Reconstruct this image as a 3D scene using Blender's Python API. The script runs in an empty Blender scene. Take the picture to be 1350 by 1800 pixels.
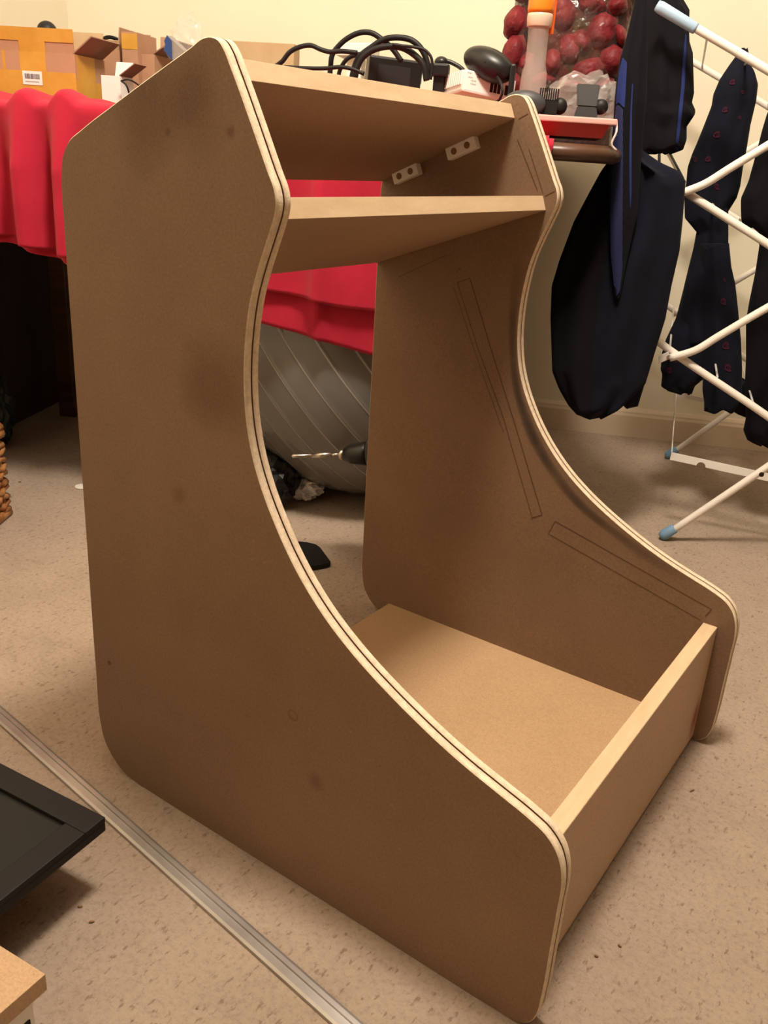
import bpy, bmesh, math, random
from mathutils import Vector, Matrix, noise
# ------------------------------------------------------------------ camera
R = math.radians
CAM = Vector((0.74563, -0.54288, 0.70913)); YAW, PIT, ROL, FPX = R(123.6107), R(-22.4196), R(3.9369), 1549.6
FW = Vector((math.cos(PIT)*math.cos(YAW), math.cos(PIT)*math.sin(YAW), math.sin(PIT)))
_r = FW.cross(Vector((0, 0, 1))).normalized(); _u = _r.cross(FW)
RT = math.cos(ROL)*_r + math.sin(ROL)*_u; UP = -math.sin(ROL)*_r + math.cos(ROL)*_u
sc = bpy.context.scene
cd = bpy.data.cameras.new('camera'); cam = bpy.data.objects.new('camera', cd); sc.collection.objects.link(cam)
cam.matrix_world = Matrix(((RT.x, UP.x, -FW.x, CAM.x), (RT.y, UP.y, -FW.y, CAM.y), (RT.z, UP.z, -FW.z, CAM.z), (0, 0, 0, 1)))
cd.sensor_fit = 'VERTICAL'; cd.sensor_height = 24.0; cd.lens = 24.0*FPX/1800.0; cd.clip_start = 0.02; sc.camera = cam
# ------------------------------------------------------------------ world, lights, exposure
wd = bpy.data.worlds.new('world'); sc.world = wd; wd.use_nodes = True
wd.node_tree.nodes['Background'].inputs[0].default_value = (0.9, 0.8, 0.65, 1); wd.node_tree.nodes['Background'].inputs[1].default_value = 0.02
sc.view_settings.view_transform = 'Standard'; sc.view_settings.look = 'None'; sc.view_settings.gamma = 1
sc.view_settings.use_curve_mapping = False; sc.view_settings.exposure = 0.0
# wall frame: s runs along the back wall to the right, w comes out of it into the room
A0 = Vector((-0.105, 1.805, 0)); WA = R(25.5)
DW = Vector((math.cos(WA), math.sin(WA), 0)); MW = Vector((DW.y, -DW.x, 0))
def ws(s, w, z=0.0): return A0 + DW*s + MW*w + Vector((0, 0, z))
def lamp(name, loc, energy, col, rad):
    l = bpy.data.lights.new(name, 'POINT'); l.energy = energy; l.color = col; l.shadow_soft_size = rad
    o = bpy.data.objects.new(name, l); o.location = loc; sc.collection.objects.link(o); return o
lamp('ceiling_bulb', ws(-.28, 1.71, 2.10), 146, (1.0, 0.885, 0.75), 0.15)
# ------------------------------------------------------------------ geometry helpers
def ray(x, y): return (RT*((x-675)/FPX) + UP*((900-y)/FPX) + FW)
def onplane(x, y, p, n): d = ray(x, y); return CAM + d*(((p-CAM).dot(n))/d.dot(n))
def T(x, y, w): return onplane(x, y, A0+MW*w, MW)          # point in a plane parallel to the back wall
def FL(x, y, z=0.0): return onplane(x, y, Vector((0, 0, z)), Vector((0, 0, 1)))
def depth(p): return (p-CAM).dot(FW)
def at(x, y, d): return CAM + ray(x, y)*d
def link(name, me, m=None, parent=None):
    o = bpy.data.objects.new(name, me); sc.collection.objects.link(o)
    if m is not None:
        for k in (m if isinstance(m, (list, tuple)) else [m]): me.materials.append(k)
    if parent is not None: o.parent = parent
    return o
def obj(name, bm, m, parent=None, smooth=False, origin=None):
    bmesh.ops.recalc_face_normals(bm, faces=bm.faces)
    if origin is not None:
        for v in bm.verts: v.co -= origin
    me = bpy.data.meshes.new(name); bm.to_mesh(me); bm.free()
    if smooth:
        for p in me.polygons: p.use_smooth = True
    o = link(name, me, m, parent)
    if origin is not None: o.location = origin
    return o
def tag(o, label=None, cat=None, group=None, kind=None):
    if label: o['label'] = label
    if cat: o['category'] = cat
    if group: o['group'] = group
    if kind: o['kind'] = kind
    return o
def thing(name, label, cat, loc=(0, 0, 0), group=None):
    o = bpy.data.objects.new(name, None); o.location = loc; sc.collection.objects.link(o); o.empty_display_size = .02
    bpy.context.view_layer.update()
    return tag(o, label, cat, group)
def kid(o, root):                                            # parent keeping world coordinates (root has only a location)
    o.parent = root; o.location = Vector(o.location) - Vector(root.location); return o
def hexa(bm, c, mi=0):                                       # 8 corners: bottom 4, top 4
    v = [bm.verts.new(p) for p in c]
    for f in ((0, 3, 2, 1), (4, 5, 6, 7), (0, 1, 5, 4), (1, 2, 6, 5), (2, 3, 7, 6), (3, 0, 4, 7)):
        bm.faces.new([v[i] for i in f]).material_index = mi
    return v
def boxv(o, ex, ey, ez): return [o, o+ex, o+ex+ey, o+ey, o+ez, o+ex+ez, o+ex+ey+ez, o+ey+ez]
def box(bm, o, ex, ey, ez, bev=0.0, mi=0):
    o, ex, ey, ez = map(Vector, (o, ex, ey, ez))
    if bev <= 0: return hexa(bm, boxv(o, ex, ey, ez), mi)
    b2 = bmesh.new(); hexa(b2, boxv(o, ex, ey, ez), mi)
    bmesh.ops.bevel(b2, geom=b2.edges[:], offset=bev, segments=2, affect='EDGES', profile=.6)
    merge(bm, b2)
def merge(bm, b2):
    me = bpy.data.meshes.new('tmp'); b2.to_mesh(me); b2.free(); bm.from_mesh(me); bpy.data.meshes.remove(me)
def catmull(pts, n=6, closed=False):
    P = [Vector(p) for p in pts]; out = []; N = len(P)
    rng = range(N if closed else N-1)
    for i in rng:
        a = P[(i-1) % N] if (closed or i > 0) else P[0]*2-P[1]
        b = P[i]; c = P[(i+1) % N]; d = P[(i+2) % N] if (closed or i+2 < N) else P[-1]*2-P[-2]
        # centripetal-like: scale tangents by neighbouring chord lengths
        lab, lbc, lcd = max((b-a).length, 1e-6), max((c-b).length, 1e-6), max((d-c).length, 1e-6)
        m1 = ((b-a)/lab*lbc + (c-b)*lab/lbc)*(lbc/(lab+lbc)) if True else None
        m2 = ((c-b)/lbc*lcd + (d-c)*lbc/lcd)*(lbc/(lbc+lcd))
        for k in range(n):
            t = k/n; t2 = t*t; t3 = t2*t
            out.append(b*(2*t3-3*t2+1) + m1*(t3-2*t2+t) + c*(-2*t3+3*t2) + m2*(t3-t2))
    if not closed: out.append(P[-1])
    return out
def tube(bm, pts, r, n=10, cap=True, mi=0):
    pts = [Vector(p) for p in pts]; rings = []; prev = None
    for i, p in enumerate(pts):
        t = (pts[min(i+1, len(pts)-1)] - pts[max(i-1, 0)]).normalized()
        if prev is None:
            a = Vector((0, 0, 1)) if abs(t.z) < .9 else Vector((1, 0, 0)); u = t.cross(a).normalized()
        else: u = (prev - t*prev.dot(t)).normalized()
        prev = u; v = t.cross(u); rr = r[i] if isinstance(r, (list, tuple)) else r
        rings.append([bm.verts.new(p + (u*math.cos(k*2*math.pi/n) + v*math.sin(k*2*math.pi/n))*rr) for k in range(n)])
    for a, b in zip(rings, rings[1:]):
        for k in range(n):
            f = bm.faces.new((a[k], a[(k+1) % n], b[(k+1) % n], b[k])); f.smooth = True; f.material_index = mi
    if cap:
        bm.faces.new(rings[0][::-1]).material_index = mi; bm.faces.new(rings[-1]).material_index = mi
def cyl(bm, a, b, r, n=20, mi=0): tube(bm, [a, b], r, n, True, mi)
def ellipsoid(bm, c, ax, ay, az, nu=20, nv=12, fn=None, mi=0):
    c, ax, ay, az = map(Vector, (c, ax, ay, az)); rows = []
    for i in range(nv+1):
        ph = math.pi*i/nv
        if i in (0, nv): rows.append([bm.verts.new(c + az*math.cos(ph))]); continue
        row = []
        for k in range(nu):
            th = 2*math.pi*k/nu; q = Vector((math.sin(ph)*math.cos(th), math.sin(ph)*math.sin(th), math.cos(ph)))
            s = fn(q) if fn else 1.0
            row.append(bm.verts.new(c + (ax*q.x + ay*q.y + az*q.z)*s))
        rows.append(row)
    for a, b in zip(rows, rows[1:]):
        for k in range(nu):
            if len(a) == 1: f = bm.faces.new((a[0], b[k], b[(k+1) % nu]))
            elif len(b) == 1: f = bm.faces.new((a[k], b[0], a[(k+1) % nu]))
            else: f = bm.faces.new((a[k], b[k], b[(k+1) % nu], a[(k+1) % nu]))
            f.smooth = True; f.material_index = mi
# ------------------------------------------------------------------ materials
def mat(name, col, rough=.6, spec=.3, metal=0.0, trans=0.0, alpha=1.0, ior=1.45, sheen=0.0):
    m = bpy.data.materials.new(name); m.use_nodes = True; b = m.node_tree.nodes['Principled BSDF']
    b.inputs['Base Color'].default_value = (*col, 1); b.inputs['Roughness'].default_value = rough
    b.inputs['Specular IOR Level'].default_value = spec; b.inputs['Metallic'].default_value = metal
    b.inputs['Transmission Weight'].default_value = trans; b.inputs['Alpha'].default_value = alpha; b.inputs['IOR'].default_value = ior
    b.inputs['Sheen Weight'].default_value = sheen
    return m
def N(m, typ, **kw):
    n = m.node_tree.nodes.new(typ)
    for k, v in kw.items():
        if k in n.inputs: n.inputs[k].default_value = v
        else: setattr(n, k, v)
    return n
def L(m, a, b): m.node_tree.links.new(a, b)
def texco(m, scale=(1, 1, 1), rot=(0, 0, 0)):
    t = N(m, 'ShaderNodeTexCoord'); mp = N(m, 'ShaderNodeMapping'); mp.inputs['Scale'].default_value = scale; mp.inputs['Rotation'].default_value = rot
    L(m, t.outputs['Object'], mp.inputs['Vector']); return mp.outputs[0]
def ramp(m, fac, stops):
    r = N(m, 'ShaderNodeValToRGB'); e = r.color_ramp.elements
    e[0].position, e[0].color = stops[0][0], (*stops[0][1], 1); e[1].position, e[1].color = stops[-1][0], (*stops[-1][1], 1)
    for p, c in stops[1:-1]: x = e.new(p); x.color = (*c, 1)
    L(m, fac, r.inputs[0]); return r.outputs[0]
def noise_col(m, stops, scale=5, detail=4, rough=.6, sc3=(1, 1, 1)):
    n = N(m, 'ShaderNodeTexNoise', Scale=scale, Detail=detail, Roughness=rough); L(m, texco(m, sc3), n.inputs['Vector'])
    return ramp(m, n.outputs[0], stops)
def mixc(m, a, b, fac, mode='MIX'):
    x = N(m, 'ShaderNodeMix'); x.data_type = 'RGBA'; x.blend_type = mode
    for s, v in ((x.inputs[6], a), (x.inputs[7], b)):
        if isinstance(v, tuple): s.default_value = (*v, 1)
        else: L(m, v, s)
    if isinstance(fac, float): x.inputs[0].default_value = fac
    else: L(m, fac, x.inputs[0])
    return x.outputs[2]
def setcol(m, c): L(m, c, m.node_tree.nodes['Principled BSDF'].inputs['Base Color'])
def bump(m, scale=200, strength=.3, dist=.002, detail=3, sc3=(1, 1, 1)):
    n = N(m, 'ShaderNodeTexNoise', Scale=scale, Detail=detail); L(m, texco(m, sc3), n.inputs['Vector'])
    b = N(m, 'ShaderNodeBump', Strength=strength, Distance=dist); L(m, n.outputs[0], b.inputs['Height'])
    L(m, b.outputs[0], m.node_tree.nodes['Principled BSDF'].inputs['Normal']); return b
def spot(m, c, r, soft=.5, wob=.6):                           # 1 inside a ragged blotch about c, else 0
    t = N(m, 'ShaderNodeTexCoord'); d = N(m, 'ShaderNodeVectorMath', operation='DISTANCE'); L(m, t.outputs['Object'], d.inputs[0]); d.inputs[1].default_value = c
    n = N(m, 'ShaderNodeTexNoise', Scale=.7/r, Detail=4); L(m, t.outputs['Object'], n.inputs['Vector'])
    a = N(m, 'ShaderNodeMath', operation='MULTIPLY_ADD'); L(m, n.outputs[0], a.inputs[0]); a.inputs[1].default_value = r*wob*2; L(m, d.outputs['Value'], a.inputs[2])
    g = N(m, 'ShaderNodeMapRange'); L(m, a.outputs[0], g.inputs[0]); g.inputs[1].default_value = r*(1+wob)+r*soft; g.inputs[2].default_value = r*(1+wob)-r*soft
    return g.outputs[0]
def mathn(m, op, a, b):
    x = N(m, 'ShaderNodeMath', operation=op)
    for i, v in ((0, a), (1, b)):
        if isinstance(v, (int, float)): x.inputs[i].default_value = v
        else: L(m, v, x.inputs[i])
    return x.outputs[0]
def mdf(name, a, b, spots=()):
    m = mat(name, a, .62, .25)
    c = noise_col(m, [(.3, a), (.7, b)], 6, 5, .6)
    fine = noise_col(m, [(.35, (.72, .70, .66)), (.55, (1, 1, 1)), (.75, (1.1, 1.1, 1.08))], 420, 3, .7)
    c = mixc(m, c, fine, .55, 'MULTIPLY')
    v = N(m, 'ShaderNodeTexVoronoi', Scale=60.0); L(m, texco(m), v.inputs['Vector'])
    sp = ramp(m, v.outputs['Distance'], [(.02, (.45, .4, .35)), (.07, (1, 1, 1))]); c = mixc(m, c, sp, .5, 'MULTIPLY')
    # fine pale fibres
    w = N(m, 'ShaderNodeTexNoise', Scale=90.0, Detail=2.0, Distortion=3.0); L(m, texco(m), w.inputs['Vector'])
    fb = ramp(m, w.outputs[0], [(.70, (0, 0, 0)), (.74, (1, 1, 1))]); c = mixc(m, c, tuple(min(1, x*1.35) for x in b), mathn(m, 'MULTIPLY', fb, .35))
    for (p, r, k, col) in spots: c = mixc(m, c, col, mathn(m, 'MULTIPLY', spot(m, p, r), k), 'MULTIPLY')
    setcol(m, c); bump(m, 500, .15, .0006); return m
def PY0(x, y): return tuple(onplane(x, y, Vector((0, 0, 0)), Vector((0, 1, 0))))
FA, FB = (.212, .130, .079), (.250, .156, .095)  # panel faces: same MDF as the boards, darkened in place of shade
M = {}
dk = (.55, .48, .42)
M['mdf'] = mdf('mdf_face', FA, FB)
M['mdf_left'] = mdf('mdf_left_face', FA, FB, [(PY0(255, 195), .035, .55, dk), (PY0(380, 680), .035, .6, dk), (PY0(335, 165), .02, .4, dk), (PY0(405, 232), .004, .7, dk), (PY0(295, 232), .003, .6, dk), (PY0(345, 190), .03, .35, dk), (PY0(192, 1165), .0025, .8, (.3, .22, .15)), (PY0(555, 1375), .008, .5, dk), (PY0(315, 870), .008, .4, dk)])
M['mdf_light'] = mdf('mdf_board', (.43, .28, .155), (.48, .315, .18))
M['mdf_shelf_lit'] = mdf('mdf_shelf_lightened', (.33, .215, .135), (.38, .25, .16))  # same MDF, lightened in place of bounced light under the shelves
M['mdf_front_lit'] = mdf('mdf_front_board_lit', (.51, .355, .245), (.56, .395, .27))  # same MDF, lightened to paint in the light on the front board
M['edge'] = mat('mdf_edge', (.6, .45, .3), .8, .15); setcol(M['edge'], noise_col(M['edge'], [(.3, (.56, .44, .31)), (.6, (.74, .60, .44)), (.8, (.82, .69, .53))], 160, 5, .7)); bump(M['edge'], 700, .5, .0008)
M['edge_board'] = mat('mdf_board_edge', (.7, .47, .24), .7, .2); setcol(M['edge_board'], noise_col(M['edge_board'], [(.3, (.52, .37, .22)), (.7, (.62, .46, .29))], 60, 5, .7, (1, .2, 1))); bump(M['edge_board'], 300, .3, .0006)
M['groove'] = mat('groove', (.26, .145, .075), .9, .1)
M['pencil'] = mat('pencil', (.10, .055, .03), .6, .3)
M['wall'] = mat('wall_paint', (.86, .79, .62), .85, .15); setcol(M['wall'], noise_col(M['wall'], [(.3, (.83, .76, .59)), (.7, (.87, .80, .63))], 3)); bump(M['wall'], 60, .08, .002)
M['unseen_wall'] = mat('unseen_wall_dark', (.30, .24, .18), .9, .1)  # tone of the unseen walls, darkened to cut bounced light
M['ceil'] = mat('ceiling_paint', (.58, .54, .47), .9, .1)
M['trim'] = mat('trim_paint', (.72, .58, .42), .4, .4)
def carpet():
    m = mat('carpet', (.5, .36, .22), .95, .05, sheen=.15)
    c = noise_col(m, [(.3, (.455, .34, .25)), (.55, (.53, .40, .298)), (.75, (.565, .43, .325))], 9, 6, .65)
    f = noise_col(m, [(.3, (.62, .56, .5)), (.5, (1, 1, 1)), (.7, (1.16, 1.14, 1.10))], 150, 8, .8)
    c = mixc(m, c, f, .85, 'MULTIPLY')
    st = noise_col(m, [(.60, (1, 1, 1)), (.67, (.50, .40, .33))], 170, 3, .6, (1, .4, 1)); c = mixc(m, c, st, .7, 'MULTIPLY')
    d = noise_col(m, [(.62, (1, 1, 1)), (.72, (.60, .50, .42))], 110, 5, .75); c = mixc(m, c, d, .5, 'MULTIPLY')
    d2 = noise_col(m, [(.55, (1, 1, 1)), (.75, (.78, .72, .66))], 16, 6, .7); c = mixc(m, c, d2, .5, 'MULTIPLY')
    v = N(m, 'ShaderNodeTexVoronoi', Scale=13.0); L(m, texco(m), v.inputs['Vector'])
    sp = ramp(m, v.outputs['Distance'], [(.012, (.25, .17, .12)), (.022, (1, 1, 1))]); c = mixc(m, c, sp, .8, 'MULTIPLY')
    setcol(m, c)
    n1 = N(m, 'ShaderNodeTexNoise', Scale=300.0, Detail=6.0, Roughness=.8); L(m, texco(m), n1.inputs['Vector'])
    n2 = N(m, 'ShaderNodeTexNoise', Scale=60.0, Detail=4.0); L(m, texco(m), n2.inputs['Vector'])
    h = mathn(m, 'ADD', n1.outputs[0], n2.outputs[0])
    b = N(m, 'ShaderNodeBump', Strength=.9, Distance=.004); L(m, h, b.inputs['Height']); L(m, b.outputs[0], m.node_tree.nodes['Principled BSDF'].inputs['Normal'])
    return m
M['carpet'] = carpet()
def clothm(name, a, b, sc_=900, spec=.15, sheen=.12):
    m = mat(name, a, .85, spec, sheen=sheen); setcol(m, noise_col(m, [(.3, a), (.7, b)], 12)); bump(m, sc_, .35, .0008); return m
M['red'] = clothm('red_cloth', (.40, .014, .036), (.47, .019, .045))
M['black'] = clothm('black_fabric', (.008, .008, .010), (.011, .011, .014), spec=.04, sheen=.02)
M['navy'] = clothm('navy_fabric', (.008, .0085, .014), (.011, .012, .021), spec=.04, sheen=.03)
M['blue'] = mat('blue_stripe', (.026, .038, .15), .85, .05)
def pinm():
    m = mat('pinstripe_lining', (.03, .035, .11), .8, .2); w = N(m, 'ShaderNodeTexWave', Scale=150.0); w.bands_direction = 'X'; L(m, texco(m), w.inputs['Vector'])
    setcol(m, ramp(m, w.outputs[0], [(.3, (.012, .014, .035)), (.7, (.035, .042, .13))])); return m
M['pin'] = pinm()
M['rose'] = mat('rose_print', (.075, .016, .034), .85, .1)
M['white'] = mat('white_tube', (.86, .80, .72), .3, .5)
M['whiteplas'] = mat('white_plastic', (.84, .80, .74), .45, .4)
M['wire'] = mat('white_wire', (.72, .70, .68), .35, .5)
M['bluefoot'] = mat('blue_foot', (.19, .33, .48), .5, .4)
M['bluecap'] = mat('blue_cap', (.36, .50, .66), .4, .4)
M['hole'] = mat('dark_hole', (.03, .02, .012), .9, .1)
M['blackplas'] = mat('black_plastic', (.012, .011, .011), .35, .5)
M['greyplas'] = mat('grey_plastic', (.05, .05, .052), .45, .4)
M['darkwood'] = mat('dark_wood', (.07, .032, .018), .32, .5); setcol(M['darkwood'], noise_col(M['darkwood'], [(.3, (.05, .022, .012)), (.7, (.10, .048, .028))], 4, 5, .6, (1, 1, 14)))
M['shade_dark'] = mat('shade_panel_dark', (.05, .036, .026), .6, .2)  # near-black tone standing for the shade under the table
M['metal'] = mat('steel', (.62, .58, .52), .28, .5, 1.0)
M['screen'] = mat('screen_glass', (.010, .010, .009), .28, .22)
def cardm(name, a, b):
    m = mat(name, a, .8, .15); setcol(m, noise_col(m, [(.3, a), (.7, b)], 14, 4)); bump(m, 120, .2, .001, 2, (1, 1, .1)); return m
M['card'] = cardm('cardboard', (.42, .24, .15), (.48, .28, .18))
M['card_in'] = cardm('cardboard_inside', (.50, .35, .20), (.56, .40, .24))
M['carddk'] = cardm('cardboard_flap', (.28, .165, .115), (.32, .19, .135))
M['tape'] = mat('yellow_tape', (.58, .30, .035), .3, .5); setcol(M['tape'], noise_col(M['tape'], [(.3, (.52, .26, .03)), (.7, (.64, .36, .06))], 16))
M['paper'] = mat('white_paper', (.82, .80, .78), .7, .2)
M['ink'] = mat('print_ink', (.05, .05, .08), .7, .2)
M['rubber'] = mat('black_rubber', (.010, .009, .009), .5, .35)

# ================================================================== SETTING
def slab(name, pts, z0, z1, m):
    bm = bmesh.new(); hexa(bm, [Vector((p.x, p.y, z0)) for p in pts] + [Vector((p.x, p.y, z1)) for p in pts])
    return tag(obj(name, bm, m), kind='structure')
S0, S1, W1, H = -1.535, 3.4, 4.6, 2.45
slab('floor', [ws(S0-.1, -.1), ws(S1+.1, -.1), ws(S1+.1, W1+.1), ws(S0-.1, W1+.1)], -.05, 0, M['carpet'])
slab('ceiling', [ws(S0-.1, -.1), ws(S1+.1, -.1), ws(S1+.1, W1+.1), ws(S0-.1, W1+.1)], H, H+.05, M['ceil'])
slab('wall_back', [ws(S0-.1, -.1), ws(S1+.1, -.1), ws(S1+.1, 0), ws(S0-.1, 0)], 0, H, M['wall'])
slab('wall_left', [ws(S0-.1, 0), ws(S0, 0), ws(S0, W1), ws(S0-.1, W1)], 0, H, M['wall'])
slab('wall_right', [ws(S1, 0), ws(S1+.1, 0), ws(S1+.1, W1), ws(S1, W1)], 0, H, M['unseen_wall'])
slab('wall_front', [ws(S0-.1, W1), ws(S1+.1, W1), ws(S1+.1, W1+.1), ws(S0-.1, W1+.1)], 0, H, M['unseen_wall'])
def skirting(name, a, b, inward):
    prof = [(0, 0), (.016, 0), (.016, .060), (.013, .066), (.012, .071), (.007, .078), (0, .080)]
    bm = bmesh.new(); ra = [bm.verts.new(a + inward*u + Vector((0, 0, v))) for u, v in prof]; rb = [bm.verts.new(b + inward*u + Vector((0, 0, v))) for u, v in prof]
    for i in range(len(prof)): j = (i+1) % len(prof); bm.faces.new((ra[i], ra[j], rb[j], rb[i]))
    bm.faces.new(ra); bm.faces.new(rb[::-1]); return tag(obj(name, bm, M['trim']), kind='structure')
skirting('baseboard_back', ws(S0, 0), ws(S1, 0), MW); skirting('baseboard_left', ws(S0, .016), ws(S0, W1), DW)

# ================================================================== CABINET
TH, D = .018, .5239
PROF = [(0, .12), (0, .30), (0, .50), (0, .63), (.0005, .660), (.006, .684), (.016, .6965), (.033, .706), (.080, .7285), (.145, .7585), (.176, .7725), (.186, .7775), (.196, .779), (.204, .777), (.211, .770), (.217, .760), (.238, .722), (.2565, .687),
        (.2635, .674), (.2655, .665), (.2645, .656), (.261, .646), (.255, .631), (.246, .608), (.2398, .588), (.2345, .557), (.2325, .527), (.2335, .499), (.2375, .472), (.2445, .447), (.2545, .4235), (.268, .399), (.2965, .358), (.3285, .325), (.364, .2985), (.399, .278),
        (.433, .261), (.454, .2515), (.485, .2395), (.516, .2295), (.545, .220), (.5595, .2135), (.571, .2025), (.5775, .189), (.5805, .174), (.581, .146), (.581, .10), (.581, .045), (.5795, .024), (.574, .010), (.562, .001), (.545, 0), (.40, 0), (.22, 0), (.09, 0), (.062, .001), (.035, .007), (.018, .0195), (.006, .038), (.001, .062)]
def rt(p):                                                    # the right panel is screwed on very slightly out of true
    ya, rl = -.0047175, .0147706
    v = Vector(p) - Vector((.25, D, 0)); v = Matrix.Rotation(ya, 3, 'Z') @ (Matrix.Rotation(rl, 3, 'X') @ v)
    return v + Vector((.25, D, 0))
def panel(name, prof, y0, m_face, xf=None):
    pts = [(p.x, p.y) for p in catmull([Vector((x, z)).to_3d() for x, z in prof], 5, True)]
    n = len(pts); nr = []
    for i in range(n):
        a, b = Vector(pts[i-1]), Vector(pts[(i+1) % n]); t = (b-a).normalized(); nr.append(Vector((t.y, -t.x)))   # clockwise profile: inward
    def ring(y, off): return [Vector((pts[i][0]+nr[i].x*off, y, pts[i][1]+nr[i].y*off)) for i in range(n)]
    rings = [ring(y0, .0009), ring(y0+.0009, 0), ring(y0+.0080, 0), ring(y0+.0080, .003), ring(y0+.0099, .003), ring(y0+.0099, 0), ring(y0+TH-.0009, 0), ring(y0+TH, .0009)]
    bm = bmesh.new(); V = [[bm.verts.new(xf(p) if xf else p) for p in r] for r in rings]
    for k in range(7):
        for i in range(n):
            j = (i+1) % n; f = bm.faces.new((V[k][i], V[k][j], V[k+1][j], V[k+1][i])); f.material_index = 2 if 2 <= k <= 4 else 1; f.smooth = k in (1, 5)
    bm.faces.new(V[0]).material_index = 0; bm.faces.new(V[-1][::-1]).material_index = 0
    return obj(name, bm, [m_face, M['edge'], M['groove']])
cab = thing('arcade_cabinet', 'unfinished brown fibreboard bartop arcade cabinet standing on the carpet', 'cabinet')
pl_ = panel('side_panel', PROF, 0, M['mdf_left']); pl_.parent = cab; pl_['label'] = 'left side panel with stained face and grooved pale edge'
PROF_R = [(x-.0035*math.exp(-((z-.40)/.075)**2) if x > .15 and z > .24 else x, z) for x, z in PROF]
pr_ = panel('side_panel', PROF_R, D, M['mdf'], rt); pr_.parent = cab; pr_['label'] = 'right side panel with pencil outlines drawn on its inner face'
def yR(x, z, o=0.0): return rt((x, D, z)).y + o
def board(name, q, m=('mdf_light', 'edge_board'), front=(1,)):    # q: 4 (x,z) corners in order
    bm = bmesh.new(); a = [bm.verts.new((x, TH, z)) for x, z in q]; b = [bm.verts.new((x, yR(x, z), z)) for x, z in q]
    for i in range(4):
        j = (i+1) % 4; bm.faces.new((a[i], a[j], b[j], b[i])).material_index = 1 if i in front else 0
    bm.faces.new(a[::-1]).material_index = 0; bm.faces.new(b).material_index = 0
    bmesh.ops.bevel(bm, geom=bm.edges[:], offset=.0006, segments=1, affect='EDGES')
    return obj(name, bm, [M[m[0]], M[m[1]]], cab)
def slope(fx, fz, bx, bz, t=TH):
    d = Vector((bx-fx, bz-fz)).normalized(); up = Vector((-d.y, d.x))
    if up.y < 0: up = -up
    return [(bx, bz), (fx, fz), (fx+up.x*t, fz+up.y*t), (bx+up.x*t, bz+up.y*t)]
board('top_shelf', slope(.196, .752, .002, .666), ('mdf_shelf_lit', 'edge_board'))
board('shelf', slope(.252, .650, 0, .557), ('mdf_shelf_lit', 'edge_board'))
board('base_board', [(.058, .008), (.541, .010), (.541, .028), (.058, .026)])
board('front_board', [(.541, .008), (.559, .008), (.558, .175), (.540, .175)], ('mdf_front_lit', 'edge_board'), front=(2,))
# plastic fixing blocks under the top shelf, on the right panel
def blk(xa, za, xb, zb):
    a = Vector((xa, 0, za)); d = Vector((xb-xa, 0, zb-za)).normalized(); n = Vector((d.z, 0, -d.x)); Ln = math.hypot(xb-xa, zb-za)
    y = yR(xa, za); t, h = .012, .015
    r = thing('tmp', None, None); bpy.data.objects.remove(r)
    bm = bmesh.new(); o = Vector((xa, y-t, za)) ; box(bm, o, d*Ln, Vector((0, t, 0)), n*h, .0012)
    b = obj('fixing_block', bm, M['whiteplas'], cab); b['label'] = 'small white plastic fixing block with two screw holes'
    bm = bmesh.new()
    for k in (.27, .73):
        c = o + d*Ln*k + n*h*.5; cyl(bm, c + Vector((0, -.0004, 0)), c + Vector((0, .003, 0)), .0042, 20)
        cyl(bm, c + Vector((0, -.0007, 0)), c + Vector((0, -.0004, 0)), .0024, 14)
    obj('screw_hole', bm, M['groove'], b)
blk(.0245, .6775, .062, .6935); blk(.106, .7125, .146, .730)
# pencil lines on the inner face of the right panel
def pn(x, y):                                                 # picture point on that inner face -> panel coordinates
    n = (Matrix.Rotation(-.0047175, 3, 'Z') @ (Matrix.Rotation(.0147706, 3, 'X') @ Vector((0, 1, 0))))
    return onplane(x, y, Vector((.25, D, 0)), n)
def pline(pts, w=.0008, dens=1):
    bm = bmesh.new(); P = [pn(*p) for p in pts]
    for a, b in zip(P, P[1:]):
        d = (b-a).normalized(); s = Vector((-d.z, 0, d.x))*w*.5; o = Vector((0, -.00015, 0)); 
        box(bm, a-s+o, b-a, s*2, Vector((0, -.00015, 0)))
    obj('pencil_line', bm, M['pencil'], pr_)
pline([(826, 489), (862, 610), (905, 745), (953, 905)], .0011); pline([(804, 497), (840, 612), (885, 735), (936, 911)], .0007)
pline([(804, 497), (826, 489)], .0009); pline([(934, 911), (953, 905)], .0012)
pline([(798, 505), (835, 620), (885, 760)], .0005)
pline([(976, 916), (1251, 1071)], .0007); pline([(964, 938), (1232, 1090)], .0006); pline([(976, 916), (964, 938)], .0007); pline([(1251, 1071), (1240, 1083)], .0014)
pline([(910, 245), (945, 335)], .0007); pline([(930, 262), (955, 340)], .0006); pline([(958, 345), (975, 336)], .0007); pline([(912, 209), (928, 200)], .0009)
pline([(700, 487), (786, 448)], .0006); pline([(808, 470), (802, 480)], .0006)
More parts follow.
